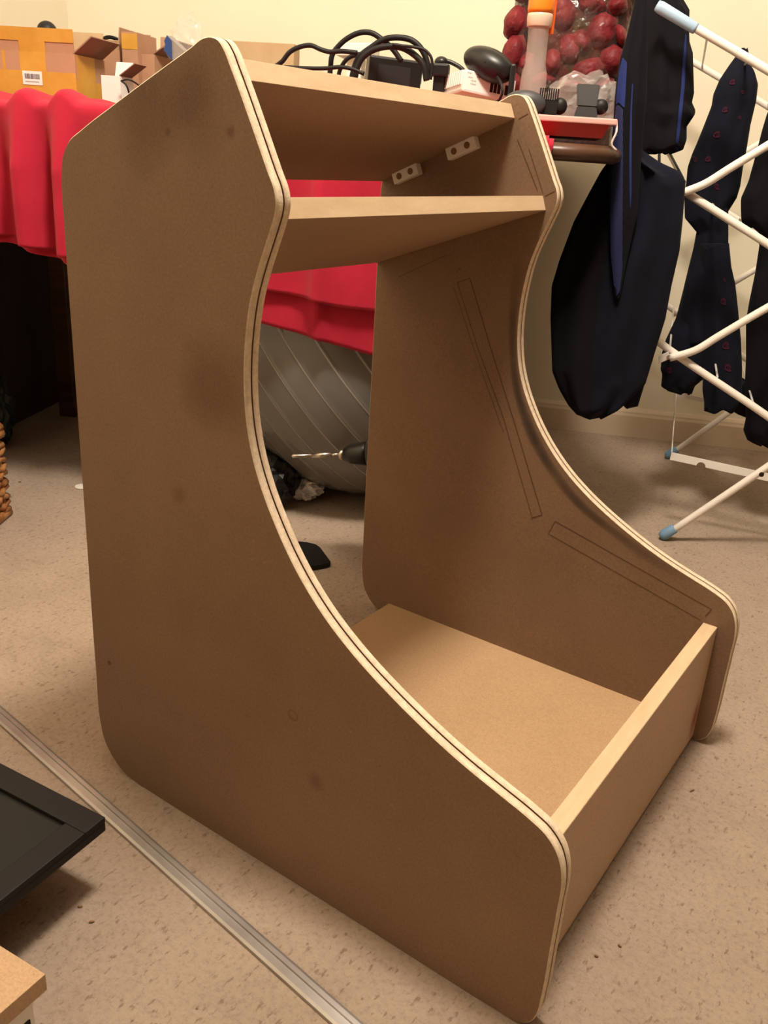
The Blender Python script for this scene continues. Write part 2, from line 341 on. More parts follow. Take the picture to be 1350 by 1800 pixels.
# soft pencil smudge following the curve
def smudge():
    m = bpy.data.materials.new('pencil_smudge'); m.use_nodes = True; nt = m.node_tree; b = nt.nodes['Principled BSDF']; b.inputs['Base Color'].default_value = (.06, .04, .03, 1); b.inputs['Roughness'].default_value = .7
    uv = N(m, 'ShaderNodeUVMap'); sx = N(m, 'ShaderNodeSeparateXYZ'); L(m, uv.outputs[0], sx.inputs[0])
    n = N(m, 'ShaderNodeTexNoise', Scale=14.0, Detail=5.0); L(m, texco(m, (1, 1, 1)), n.inputs['Vector'])
    u = mathn(m, 'MULTIPLY', mathn(m, 'MULTIPLY', sx.outputs[0], mathn(m, 'SUBTRACT', 1.0, sx.outputs[0])), 4.0)
    v = mathn(m, 'MULTIPLY', mathn(m, 'MULTIPLY', sx.outputs[1], mathn(m, 'SUBTRACT', 1.0, sx.outputs[1])), 4.0)
    L(m, mathn(m, 'MULTIPLY', mathn(m, 'MULTIPLY', u, v), mathn(m, 'MULTIPLY', n.outputs[0], 1.15)), b.inputs['Alpha'])
    inner = [(905, 440), (895, 520), (893, 600), (902, 690), (925, 765), (962, 830), (1010, 890), (1072, 940), (1130, 985), (1215, 1030)]
    outer = [(926, 462), (913, 530), (909, 600), (917, 682), (942, 752), (980, 822), (1030, 884), (1092, 934), (1150, 972), (1232, 1018)]
    I = catmull([pn(*p) for p in inner], 4); O = catmull([pn(*p) for p in outer], 4); bm = bmesh.new(); ul = bm.loops.layers.uv.new('uv'); k = len(I)
    off = Vector((0, -.0004, 0)); a = [bm.verts.new(p+off) for p in I]; c = [bm.verts.new(p+off) for p in O]
    for i in range(k-1):
        f = bm.faces.new((a[i], c[i], c[i+1], a[i+1]))
        for lp, q in zip(f.loops, ((0, i), (1, i), (1, i+1), (0, i+1))): lp[ul].uv = (q[0], q[1]/(k-1))
    obj('pencil_smudge', bm, m, pr_)
smudge()
# ring mark on the left panel and red smear on the front board
def ring_mark():
    c = Vector(PY0(515, 1257)); bm = bmesh.new(); V = []
    for k in range(32):
        a = 2*math.pi*k/32; V.append([bm.verts.new(c + Vector((math.cos(a)*r, -.0003, math.sin(a)*r))) for r in (.0046, .0062)])
    for k in range(32): j = (k+1) % 32; bm.faces.new((V[k][0], V[k][1], V[j][1], V[j][0]))
    obj('ring_mark', bm, mat('ring_stain', (.20, .10, .05), .6), pl_)
ring_mark()

# ================================================================== TABLE, CLOTH
tb = thing('dining_table', 'dark polished wooden table by the back wall under the red cloth', 'table', ws(-.8, .63, 0))
TS0, TS1, TW0, TW1, TZ = -1.50, -.118, .03, .975, .734
def tabletop():
    bm = bmesh.new(); c = []
    for (cs, cw, a0) in ((TS0+.03, TW0+.03, 180), (TS1-.10, TW0+.10, 270), (TS1-.10, TW1-.10, 0), (TS0+.03, TW1-.03, 90)):
        r = .03 if cs < -1 else .10
        for k in range(9): a = R(a0 + 90*k/8); c.append((cs+r*math.cos(a), cw+r*math.sin(a)))
    cs0, cw0 = (TS0+TS1)/2, (TW0+TW1)/2; rings = []
    for (z, ins) in ((TZ-.027, .012), (TZ-.022, .003), (TZ-.014, 0), (TZ-.006, .003), (TZ, .012)):
        rings.append([bm.verts.new(ws(cs0+(s-cs0)*(1-ins/.69), cw0+(w-cw0)*(1-ins/.47), z)) for s, w in c])
    n = len(c)
    for a, b in zip(rings, rings[1:]):
        for i in range(n): f = bm.faces.new((a[i], a[(i+1) % n], b[(i+1) % n], b[i])); f.smooth = True
    bm.faces.new(rings[0][::-1]); bm.faces.new(rings[-1]); return bm
kid(obj('tabletop', tabletop(), M['darkwood']), tb)
bm = bmesh.new()
for (a, b) in (((-1.40, .40), (-.32, .42)), ((-1.40, .90), (-.32, .92))): box(bm, ws(a[0], a[1], TZ-.11), DW*(b[0]-a[0]), MW*.02, Vector((0, 0, .08)))
for s in (-1.41, -.33): box(bm, ws(s, .40, TZ-.11), DW*.02, MW*.5, Vector((0, 0, .08)))
kid(obj('apron', bm, M['darkwood']), tb)
for s, w in ((-1.40, .38), (-.32, .40), (-1.42, .92), (-.32, .92)):
    bm = bmesh.new(); box(bm, ws(s-.022, w-.022, 0), DW*.044, MW*.044, Vector((0, 0, TZ-.03)), .003); kid(obj('leg', bm, M['darkwood']), tb)
def interp(tab, s):
    if s <= tab[0][0]: return tab[0][1]
    for (a, va), (b, vb) in zip(tab, tab[1:]):
        if s <= b: t = (s-a)/(b-a); return va*(1-t)+vb*t
    return tab[-1][1]
def cloth(hem, w_out, folds, s0, s1, amp, top=.245, lift=0.0, slant=.09):
    bm = bmesh.new(); NS, NT, NH = 150, 14, 44; G = []
    for i in range(NS+1):
        s = s0 + (s1-s0)*i/NS; hz = interp(hem, s); row = []
        f = sum(a*math.exp(-((s-c)/wd_)**2) for c, wd_, a in folds)
        nz = noise.noise(Vector((s*5, 1.7, w_out*9)))*.5
        for k in range(NT+1):
            t = k/NT; w = TW1 - top + (top-.012)*t
            bumpz = (abs(noise.noise(Vector((s*4.5, w*5, 2))))*.018 + max(0, f)*.55*t)*(1 if s < -.75 else .04)
            row.append(bm.verts.new(ws(s, w, TZ + .004 + lift + bumpz)))
        ztop = row[-1].co.z
        for k in range(1, 6):
            a = math.pi/2*k/5; rr = .012
            row.append(bm.verts.new(ws(s, TW1-.012 + (rr + w_out)*math.sin(a), ztop - rr*(1-math.cos(a)))))
        for k in range(1, NH+1):
            t = k/NH; z = (ztop-.012)*(1-t) + hz*t
            w = TW1 + w_out + (f + nz*amp)*min(1, t*2.2) + .004*noise.noise(Vector((s*18, z*9, 5)))
            ss = s - max(0, (s-(s1-.25))/.25)*slant*t
            row.append(bm.verts.new(ws(ss, w, z)))
        G.append(row)
    for a, b in zip(G, G[1:]):
        for k in range(len(a)-1): f = bm.faces.new((a[k], a[k+1], b[k+1], b[k])); f.smooth = True
    # hem: doubled strip at the bottom
    return bm
fo = [(-1.42, .05, .03), (-1.30, .04, -.02), (-1.225, .035, .04), (-1.158, .020, -.026), (-1.113, .020, .036), (-1.072, .012, -.026), (-1.040, .020, .034), (-.98, .04, -.008), (-.92, .03, .02), (-.85, .05, .014), (-.64, .03, -.006), (-.595, .012, .020), (-.53, .04, .004), (-.42, .04, .010)]
bm = cloth([(-1.49, .50), (-1.17, .51), (-1.05, .485), (-.8, .425), (-.70, .412), (-.5, .374), (-.3, .37)], .010, [(c, w, a*.5) for c, w, a in fo], -1.49, -.232, .006)
tc = obj('tablecloth', bm, M['red']); tag(tc, 'crumpled bright red cloth hanging over the front of the dark table', 'tablecloth')
sm = tc.modifiers.new('s', 'SOLIDIFY'); sm.thickness = .0018; sm.offset = 0
bm = cloth([(-1.485, .505), (-1.22, .527), (-1.17, .522), (-1.05, .500), (-.8, .487), (-.69, .470), (-.60, .462), (-.57, .455), (-.5, .453), (-.3, .44)], .024, fo, -1.485, -.240, .008, lift=.004)
o2 = obj('folded_layer', bm, M['red'], tc); sm = o2.modifiers.new('s', 'SOLIDIFY'); sm.thickness = .0018; sm.offset = 0
def hemstrip(pts):
    bm = bmesh.new(); tube(bm, pts, .0016, 6); return bm

bm = bmesh.new(); box(bm, ws(-1.516, .03, 0), DW*.03, MW*.88, Vector((0, 0, .62)), .002); box(bm, ws(-1.486, .10, .08), DW*.006, MW*.74, Vector((0, 0, .46)), .002)  # panel added to deepen the shade under the table
tag(obj('shade_panel', bm, M['shade_dark']), 'dark panel added against the left wall to deepen the shade under the table', 'panel')
# ================================================================== GYM BALL
bc = ws(-.562, .638, .326)
bm = bmesh.new(); ax = (RT*.80 + UP*.50 - FW*.33).normalized(); u_ = ax.cross(MW).normalized(); v_ = ax.cross(u_)
NV, NU = 150, 96; rows = []
def ridge(ph):
    x = (ph*180/math.pi) % 9; d = min(x, 9-x); return .0016*math.exp(-(d/.45)**2)
RID = []
for i in range(NV*2+1):
    ph = math.pi*i/(NV*2); RID.append(12 < math.degrees(ph) < 168 and ridge(ph) > .0009); r_ = .324 + (ridge(ph) if 12 < math.degrees(ph) < 168 else 0)
    if i in (0, NV*2): rows.append([bm.verts.new(bc + ax*r_*math.cos(ph))]); continue
    rows.append([bm.verts.new(bc + ax*r_*math.cos(ph) + (u_*math.cos(2*math.pi*k/NU) + v_*math.sin(2*math.pi*k/NU))*r_*math.sin(ph)) for k in range(NU)])
for i_, (a, b) in enumerate(zip(rows, rows[1:])):
    for k in range(NU):
        if len(a) == 1: f = bm.faces.new((a[0], b[k], b[(k+1) % NU]))
        elif len(b) == 1: f = bm.faces.new((a[k], b[0], a[(k+1) % NU]))
        else: f = bm.faces.new((a[k], b[k], b[(k+1) % NU], a[(k+1) % NU]))
        f.smooth = True; f.material_index = 1 if RID[i_] else 0
mb = mat('ball_vinyl', (.155, .148, .135), .2, .7); bump(mb, 9, .1, .01); mr_ = mat('ball_ridge_highlight', (.34, .32, .29), .3, .5)  # paler ridge colour paints in the highlights along the ridges
tag(obj('gym_ball', bm, [mb, mr_], origin=bc), 'large shiny grey ridged exercise ball under the red-clothed table', 'ball')

# ================================================================== CLOTHES AIRER
F1 = Vector((.295, 1.168, 0)); E1 = Vector((-.300, .954, 0)).normalized(); E2 = Vector((E1.y, -E1.x, 0))
def af(a, n, z): return F1 + E2*a + E1*n + Vector((0, 0, z))
air = thing('clothes_airer', 'white folding tiered clothes airer with pale blue feet, at the right', 'clothes airer', af(.2, .28, 0))
MEM = [[(.005, .006), (.169, .188), (.22, .245), (.47, .465)],
       [(-.098, .411), (-.042, .380), (.149, .282), (.22, .243), (.44, .12), (.62, .006)],
       [(-.048, .372), (-.005, .392), (.030, .422), (.105, .485), (.18, .542), (.45, .735)],
       [(-.070, .667), (.082, .593), (.18, .545), (.47, .405)],
       [(-.079, .668), (-.045, .685), (-.010, .712), (.047, .755), (.136, .82), (.46, 1.045)],
       [(-.155, .953), (.022, .871), (.136, .817), (.46, .665)]]
for n in (0.0, .57):
    for k, mm in enumerate(MEM):
        dn = .013 if k % 2 else 0.0
        bm = bmesh.new(); pts = [af(a, n + (dn if n == 0 else -dn), z) for a, z in mm]
        tube(bm, catmull(pts, 5) if len(pts) > 3 else pts, .0072, 14); t = kid(obj('frame_tube', bm, M['white']), air)
    bm = bmesh.new()
    for e in ((.005, .006, .055, .062), (.62, .006, .575, .032)):
        bm = bmesh.new(); a = af(e[0], n + (.013 if (e[0] > .5 and n == 0) else -.013 if e[0] > .5 else 0), e[1]+.004); b = af(e[2], n + (.013 if (e[0] > .5 and n == 0) else -.013 if e[0] > .5 else 0), e[3])
        d = (b-a).normalized(); tube(bm, [a-d*.006, a + d*.002, a + d*.026, a+d*.028], [.008, .0118, .0105, .009], 8); kid(obj('foot', bm, M['bluefoot']), air)
    for (a, z) in ((.22, .245), (.18, .543), (.136, .818)):
        bm = bmesh.new(); cyl(bm, af(a, n-.012 if n == 0 else n-.02, z), af(a, n+.022 if n == 0 else n+.01, z), .004, 12); kid(obj('pivot', bm, M['metal']), air)
# end caps and top corner
bm = bmesh.new(); a = af(-.176, .013, .963); b = af(-.105, .013, .929); tube(bm, [a, a+(b-a)*.1, b-(b-a)*.05, b], [.0085, .0100, .0092, .0082], 16); kid(obj('end_cap', bm, M['bluecap']), air)
bm = bmesh.new(); c = af(-.056, -.004, .366); box(bm, c-E2*.010-Vector((0, 0, .007)), E2*.017+Vector((0, 0, .011)), E1*.008, Vector((.0, 0, .014))-E2*.003, .001)
kid(obj('end_bracket', bm, M['whiteplas']), air)
bm = bmesh.new(); cyl(bm, af(-.050, -.006, .374), af(-.050, .004, .374), .0042, 14); kid(obj('pivot', bm, M['metal']), air)
bm = bmesh.new(); cyl(bm, af(.160, -.0076, .172), af(.160, -.006, .172), .0048, 14); kid(obj('tube_hole', bm, M['hole']), air)
# wire rails from the near to the far frame
for (a, z, a2, z2) in ((-.050, .384, -.050, .392), (.045, .345, .045, .345), (.120, .300, .120, .300), (-.02, .648, -.02, .648), (.06, .61, .06, .61), (.12, .575, .12, .575), (-.085, .925, -.085, .925), (-.01, .893, -.01, .893), (.07, .853, .07, .853), (.30, .73, .30, .73), (.30, .47, .30, .47)):
    bm = bmesh.new(); pts = [af(a, .013, z), af(a, .02, z), af(a, .04, z), af(a2, .53, z2), af(a2, .55, z2), af(a2, .557, z2)]
    tube(bm, pts, .0021, 8); kid(obj('rail', bm, M['wire']), air)
# low flat-wire shelf frame at the bottom of the airer
def shelf_frame():
    A = onplane(1180, 795, F1 + E1*.05, E1); B = onplane(1350, 832, F1 + E1*.05, E1); dirn = (B-A).normalized()
    bm = bmesh.new(); Ln = .55; h = .016; t = .0015
    C = A.copy(); up = Vector((0, 0, 1))
    # notched front bar built as a ring extruded along the thickness
    prof = [(0, 0), (.052, 0)]
    for k in range(9): a = math.pi - math.pi*k/8; prof.append((.062+.009*math.cos(a), .009*math.sin(a)))
    prof += [(.075, 0), (Ln, 0), (Ln, h), (0, h)]
    P = lambda x, z, y: C + dirn*x + up*(z-h) + E1*y
    a = [bm.verts.new(P(x, z, 0)) for x, z in prof]; b = [bm.verts.new(P(x, z, t)) for x, z in prof]; n = len(prof)
    for i in range(n): j = (i+1) % n; bm.faces.new((a[i], a[j], b[j], b[i]))
    bm.faces.new(a[::-1]); bm.faces.new(b)
    o = kid(obj('shelf_bar', bm, M['whiteplas']), air)
    bm = bmesh.new(); T0 = onplane(1187, 697, F1 + E1*.40, E1); pts = [C + up*(-h*.5), T0]
    d = (T0-pts[0]); box(bm, pts[0], d, dirn*.0015, up*.010); kid(obj('shelf_side', bm, M['whiteplas']), air)
    bm = bmesh.new(); d2 = dirn*.5; box(bm, T0, d2, E1*.0015, up*.010); kid(obj('shelf_bar', bm, M['whiteplas']), air)
shelf_frame()

# ================================================================== GARMENTS
def rows_from(left, right, ys):
    def ip(tab, y):
        if y <= tab[0][1]: return tab[0][0]
        for (xa, ya), (xb, yb) in zip(tab, tab[1:]):
            if y <= yb: return xa + (xb-xa)*(y-ya)/max(yb-ya, 1e-6)
        return tab[-1][0]
    return [(y, ip(left, y), ip(right, y)) for y in ys]
class Drape:
    def __init__(s, left, right, nplane, seed, thick=.045, step=6, fold=.12, nf=3):
        y0, y1 = min(left[0][1], right[0][1]), max(left[-1][1], right[-1][1]); s.seed, s.n0, s.fold, s.nf, s.thick = seed, nplane, fold, nf, thick
        k = max(8, int((y1-y0)/step)); s.rows = rows_from(left, right, [y0+(y1-y0)*i/k for i in range(k+1)])
    def pt(s, y, xl, xr, a, off=0.0):
        L_ = onplane(xl, y, F1 + E1*s.n0, E1); R_ = onplane(xr, y, F1 + E1*s.n0, E1); c = (L_+R_)/2; h = (R_-L_)/2; hw = h.length
        ty = min(s.thick, hw*.75)
        fld = 1 + s.fold*math.sin(a*s.nf*2 + s.seed + c.z*7)*abs(math.sin(a)) + .18*noise.noise(Vector((math.cos(a)*2.2, math.sin(a)*2.2+s.seed, c.z*9)))*abs(math.sin(a))
        return c + h*math.cos(a) - E1*(ty*math.sin(a)*fld + (off if math.sin(a) > 0 else 0)) + Vector((0, 0, .004*math.sin(a*5+s.seed)))
    def mesh(s, bm, n=40, mi=0):
        V = [[bm.verts.new(s.pt(y, xl, xr, 2*math.pi*k/n)) for k in range(n)] for y, xl, xr in s.rows]
        for a, b in zip(V, V[1:]):
            for k in range(n): f = bm.faces.new((a[k], a[(k+1) % n], b[(k+1) % n], b[k])); f.smooth = True; f.material_index = 1 if (mi == 1 and k < n*.26) else 0
        bm.faces.new(V[0]); bm.faces.new(V[-1][::-1])
    def row(s, y):
        r = s.rows
        for a, b in zip(r, r[1:]):
            if y <= b[0]: t = (y-a[0])/(b[0]-a[0]); return (y, a[1]+(b[1]-a[1])*t, a[2]+(b[2]-a[2])*t)
        return r[-1]
    def strip(s, bm, pts, off=.0012, nu=5):                     # pts: (y, x left, x right)
        V = []
        for y, xa, xb in pts:
            _, xl, xr = s.row(y); rr = []
            for k in range(nu+1):
                x = xa+(xb-xa)*k/nu; c = max(-.98, min(.98, (2*x-xl-xr)/max(xr-xl, 1))); rr.append(bm.verts.new(s.pt(y, xl, xr, math.acos(c), off)))
            V.append(rr)
        for a, b in zip(V, V[1:]):
            for k in range(nu): f = bm.faces.new((a[k], a[k+1], b[k+1], b[k])); f.smooth = True
def dense(pts, n=6):
    out = []
    for a, b in zip(pts, pts[1:]):
        for k in range(n): t = k/n; out.append(tuple(p+(q-p)*t for p, q in zip(a, b)))
    return out + [pts[-1]]
# big black and blue jacket hanging at the left end of the airer
dC = Drape([(1098, 268), (1072, 281), (1056, 300), (1033, 342), (1008, 389), (983, 456), (970, 500), (968, 556), (971, 650), (983, 681), (1000, 711), (1014, 726), (1030, 732)],
           [(1128, 268), (1161, 290), (1194, 305), (1205, 322), (1203, 342), (1200, 386), (1194, 444), (1180, 505), (1169, 564), (1150, 625), (1134, 678), (1100, 712), (1062, 732)], -.075, 1.0, .036, fold=.3, nf=4)
dC2 = Drape([(1085, 640), (1075, 690), (1080, 708)], [(1148, 630), (1132, 678), (1122, 711)], -.06, 4.0, .03)
dA = Drape([(1122, -60), (1116, 0), (1102, 60), (1090, 100), (1085, 130), (1081, 170), (1078, 220), (1074, 265), (1070, 300), (1072, 420), (1082, 520)],
           [(1140, -60), (1136, 0), (1138, 30), (1136, 180), (1130, 240), (1126, 290), (1120, 380), (1100, 470), (1090, 520)], -.12, 2.0, .03)
bm = bmesh.new(); dC.mesh(bm, mi=1); dC2.mesh(bm, mi=1); dA.mesh(bm)
jk = tag(obj('jacket', bm, [M['black'], M['navy']]), 'big black jacket with blue pinstriped lining hanging at the airer\'s left end', 'jacket')
bm = bmesh.new(); dA.strip(bm, dense([(108, 1094, 1104), (130, 1088, 1103), (170, 1084, 1101), (186, 1083, 1100)], 4)); obj('blue_patch', bm, M['blue'], jk)
bm = bmesh.new(); dA.strip(bm, dense([(190, 1083, 1097), (265, 1077, 1097), (380, 1073, 1096), (470, 1075, 1094), (516, 1083, 1089)], 10)); obj('pinstripe_lining', bm, M['pin'], jk)
bm = bmesh.new(); dA.strip(bm, dense([(150, 1112, 1114), (200, 1109, 1112), (270, 1107, 1111), (340, 1107, 1111), (368, 1108, 1109)], 8), .0016); obj('blue_piping', bm, M['blue'], jk)
# shorter black top with a blue side stripe, over the top tube
dB = Drape([(1150, -40), (1136, 0), (1131, 100), (1129, 200), (1128, 268)],
           [(1180, -40), (1200, 0), (1212, 20), (1211, 46), (1212, 76), (1218, 96), (1220, 164), (1216, 182), (1223, 198), (1218, 206), (1207, 222), (1207, 246), (1202, 260), (1180, 268)], .09, 3.0, .04, 4)
bm = bmesh.new(); dB.mesh(bm); tp = tag(obj('tracksuit_top', bm, M['black']), 'short black tracksuit top with narrow blue stripe over the airer\'s top tube', 'top')
bm = bmesh.new(); dB.strip(bm, dense([(60, 1205, 1208), (110, 1200, 1205), (160, 1197, 1203), (190, 1194, 1200), (262, 1187, 1192)], 8)); obj('blue_stripe', bm, M['blue'], tp)
# navy rose-print trousers
dE = Drape([(1303, 88), (1299, 94), (1280, 120), (1264, 144), (1253, 170), (1250, 190), (1240, 216), (1224, 256), (1216, 274), (1208, 298), (1206, 320), (1202, 350), (1203, 384), (1224, 408), (1218, 440), (1208, 480), (1202, 505), (1195, 550), (1200, 600)],
           [(1314, 88), (1317, 100), (1318, 114), (1328, 130), (1333, 148), (1330, 174), (1320, 216), (1313, 260), (1307, 290), (1302, 324), (1296, 344), (1281, 368), (1281, 388), (1281, 438), (1285, 472), (1292, 502), (1297, 547), (1298, 600)], .18, 5.0, .032, 4)
dE2 = Drape([(1225, 420), (1208, 480), (1202, 505), (1192, 545), (1187, 562), (1170, 598), (1163, 623), (1161, 650), (1164, 658), (1162, 678), (1170, 684), (1192, 688)],
            [(1262, 420), (1262, 480), (1262, 560), (1262, 620), (1245, 650), (1237, 665), (1222, 677), (1217, 690)], .19, 6.0, .035, 4)
dE3 = Drape([(1230, 430), (1232, 560), (1236, 650), (1235, 683), (1238, 704)], [(1281, 430), (1285, 472), (1292, 502), (1297, 547), (1302, 600), (1304, 650), (1303, 705), (1295, 720)], .16, 7.0, .035, 4)
bm = bmesh.new(); dE.mesh(bm); dE2.mesh(bm); dE3.mesh(bm)
tr = tag(obj('trousers', bm, M['navy']), 'dark navy trousers printed with small pink roses hanging on the airer', 'trousers')
def roses(dr, pts):
    for x, y, r in pts:
        bm = bmesh.new()
        _, xl, xr = dr.row(y)
        def P(px, py, off): 
            _, l, r2 = dr.row(py); c = max(-.97, min(.97, (2*px-l-r2)/(r2-l))); return dr.pt(py, l, r2, math.acos(c), off)
        for rr, a0, a1 in ((r, 20, 330), (r*.62, 200, 500), (r*.28, 0, 360)):   # curled petals
            n = 10; V = []
            for k in range(n+1):
                a = R(a0+(a1-a0)*k/n); V.append([bm.verts.new(P(x+math.cos(a)*q, y+math.sin(a)*q, .0016)) for q in (rr*.72, rr)])
            for a, b in zip(V, V[1:]): bm.faces.new((a[0], a[1], b[1], b[0]))
        obj('rose_print', bm, M['rose'], tr)
roses(dE, [(1286, 150, 5), (1273, 198, 5), (1259, 241, 6), (1222, 277, 4), (1244, 283, 5), (1260, 326, 5), (1238, 324, 4), (1305, 160, 3), (1300, 204, 3)])
roses(dE3, [(1271, 530, 6), (1275, 607, 6.5), (1279, 645, 6.5), (1273, 490, 3)]); roses(dE2, [(1178, 643, 5), (1190, 628, 3)])
# black garment at the right edge
dF = Drape([(1365, 175), (1349, 196), (1340, 226), (1334, 250), (1326, 280), (1316, 316), (1303, 345), (1303, 365), (1304, 387), (1325, 410), (1336, 425), (1328, 477), (1318, 525), (1312, 560), (1312, 625), (1309, 690), (1312, 730), (1307, 753), (1315, 772), (1338, 782)],
           [(1385, 175), (1400, 220), (1412, 320), (1418, 450), (1410, 600), (1400, 740), (1375, 782)], .15, 8.0, .045)
bm = bmesh.new(); dF.mesh(bm); dF2 = Drape([(1262, 670), (1272, 700), (1290, 722), (1312, 731)], [(1330, 670), (1335, 700), (1335, 731)], .20, 9.0, .03); dF2.mesh(bm)
tag(obj('hanging_trousers', bm, M['black']), 'plain black garment hanging on the airer at the right edge', 'garment')
# unseen washing added beyond the right edge to shade wall and floor
for k, (a0, n0, wd_, z0, z1) in enumerate(((.36, .10, .16, .42, .92), (.34, .36, .20, .30, .90), (.42, .22, .14, .05, .62))):
    bm = bmesh.new(); V = []
    for j in range(25):
        z = z0+(z1-z0)*j/24; V.append([bm.verts.new(af(a0 + (.035+.01*math.sin(z*20+k))*math.cos(t)*(1-.7*(j/24)**4), n0+wd_*math.sin(t)*(1-.1*j/24), z+.006*math.sin(t*4+k))) for t in [2*math.pi*i/32 for i in range(32)]])
    for p, q in zip(V, V[1:]):
        for i in range(32): bm.faces.new((p[i], p[(i+1) % 32], q[(i+1) % 32], q[i])).smooth = True
    bm.faces.new(V[0]); bm.faces.new(V[-1][::-1])
    tag(obj('shade_shirt', bm, M['navy' if k == 1 else 'black']), ('unseen dark shirt added high on the near side of the airer to cast shade', 'wide navy shirt hanging at the airer\'s middle, beyond the right edge', 'unseen dark shirt added lowest on the airer to cast shade')[k], 'shirt')
# black cables on the wall behind the clothes
bm = bmesh.new(); tube(bm, [T(1159, 240, .012), T(1159, 300, .012), T(1158, 360, .012)], .0035, 8); tube(bm, [T(1170, 255, .012), T(1200, 312, .012), T(1225, 372, .012)], .0028, 8)
tag(obj('wall_cable', bm, M['rubber']), 'thin black cables running down the wall behind the hanging clothes', 'cable')

# ================================================================== FLOOR THINGS
# aluminium channel
def rod():
    a = FL(-60, 1206, .0); b = FL(640, 1830, .0); d = (b-a).normalized(); s = Vector((-d.y, d.x, 0)); Lh = (b-a)
    prof = [(-.0095, 0), (-.0095, .004), (-.007, .0055), (-.0035, .0055), (-.003, .0045), (.001, .0045), (.0015, .0065), (.006, .0065), (.0065, .005), (.0095, .004), (.0095, 0)]
    m = mat('brushed_aluminium', (.40, .37, .35), .38, .5, .75); setcol(m, noise_col(m, [(.3, (.30, .27, .25)), (.7, (.52, .49, .47))], 6, 6, .6, (1, 1, 1)))
    bm = bmesh.new(); N_ = 12; V = [[bm.verts.new(a+Lh*(k/N_)+s*u+Vector((0, 0, v))) for u, v in prof] for k in range(N_+1)]
    for p, q in zip(V, V[1:]):
        for i in range(len(prof)): j = (i+1) % len(prof); bm.faces.new((p[i], p[j], q[j], q[i]))
    bm.faces.new(V[0]); bm.faces.new(V[-1][::-1])
    tag(obj('metal_channel', bm, m), 'long thin grey aluminium channel lying across the carpet in front', 'metal strip')
rod()
# flat monitor lying face up
def monitor():
    z = .072; c = FL(187, 1460, z); e = FL(0, 1362, z); f = FL(0, 1603, z)
    dx = (Vector((e.x, e.y, 0))-Vector((c.x, c.y, 0))).normalized(); dy = Vector((-dx.y, dx.x, 0)); 
    if dy.y > 0: dy = -dy
    t = .017; W_, H_ = .36, .30; up = Vector((0, 0, 1))
    rt_ = thing('monitor', 'black flat screen lying face up at the lower left', 'monitor', c - Vector((0, 0, z)))
    bm = bmesh.new(); bz = .026
    box(bm, c, dx*W_, dy*H_, up*.011, .002)
    for o, ex, ey in ((c, dx*W_, dy*bz), (c+dy*(H_-bz), dx*W_, dy*bz), (c+dy*bz, dx*bz, dy*(H_-2*bz)), (c+dx*(W_-bz)+dy*bz, dx*bz, dy*(H_-2*bz))): box(bm, o+up*.0105, ex, ey, up*(t-.0105), .0012)
    kid(obj('bezel', bm, mat('bezel_plastic', (.012, .010, .009), .5, .2)), rt_)
    bm = bmesh.new(); box(bm, c+dx*bz+dy*bz+up*.0112, dx*(W_-2*bz), dy*(H_-2*bz), up*.0012); kid(obj('screen', bm, M['screen']), rt_)
    bm = bmesh.new(); o = c+dx*.10+dy*.08; o.z = 0; box(bm, o, dx*.2, dy*.16, up*(z+.0005), .006); kid(obj('rear_housing', bm, M['blackplas']), rt_)
monitor()
# MDF offcut on a white block
def offcut():
    z = .05; c = FL(80, 1712, z+.018); up = Vector((0, 0, 1)); ex = Vector((-1, -.12, 0)).normalized(); ey = Vector((.07, -1, 0)).normalized()
    bm = bmesh.new(); box(bm, c - up*.018, ex*.068, ey*.2, up*.018, .0006); tag(obj('fibreboard_offcut', bm, [M['mdf_light']]), 'small sawn fibreboard offcut at the bottom left corner', 'board')
    bm = bmesh.new(); o = c + ex*.003 + ey*.012; o.z = 0; box(bm, o, ex*.045, ey*.16, up*z, .002)
    wb = tag(obj('white_block', bm, M['whiteplas']), 'white plastic block holding up the fibreboard offcut', 'block')
    bm = bmesh.new(); box(bm, o - ex*.0012 + ey*.005 + up*.014, ex*.0015, ey*.009, up*.018, .0004); obj('slot', bm, M['hole'], wb)
offcut()
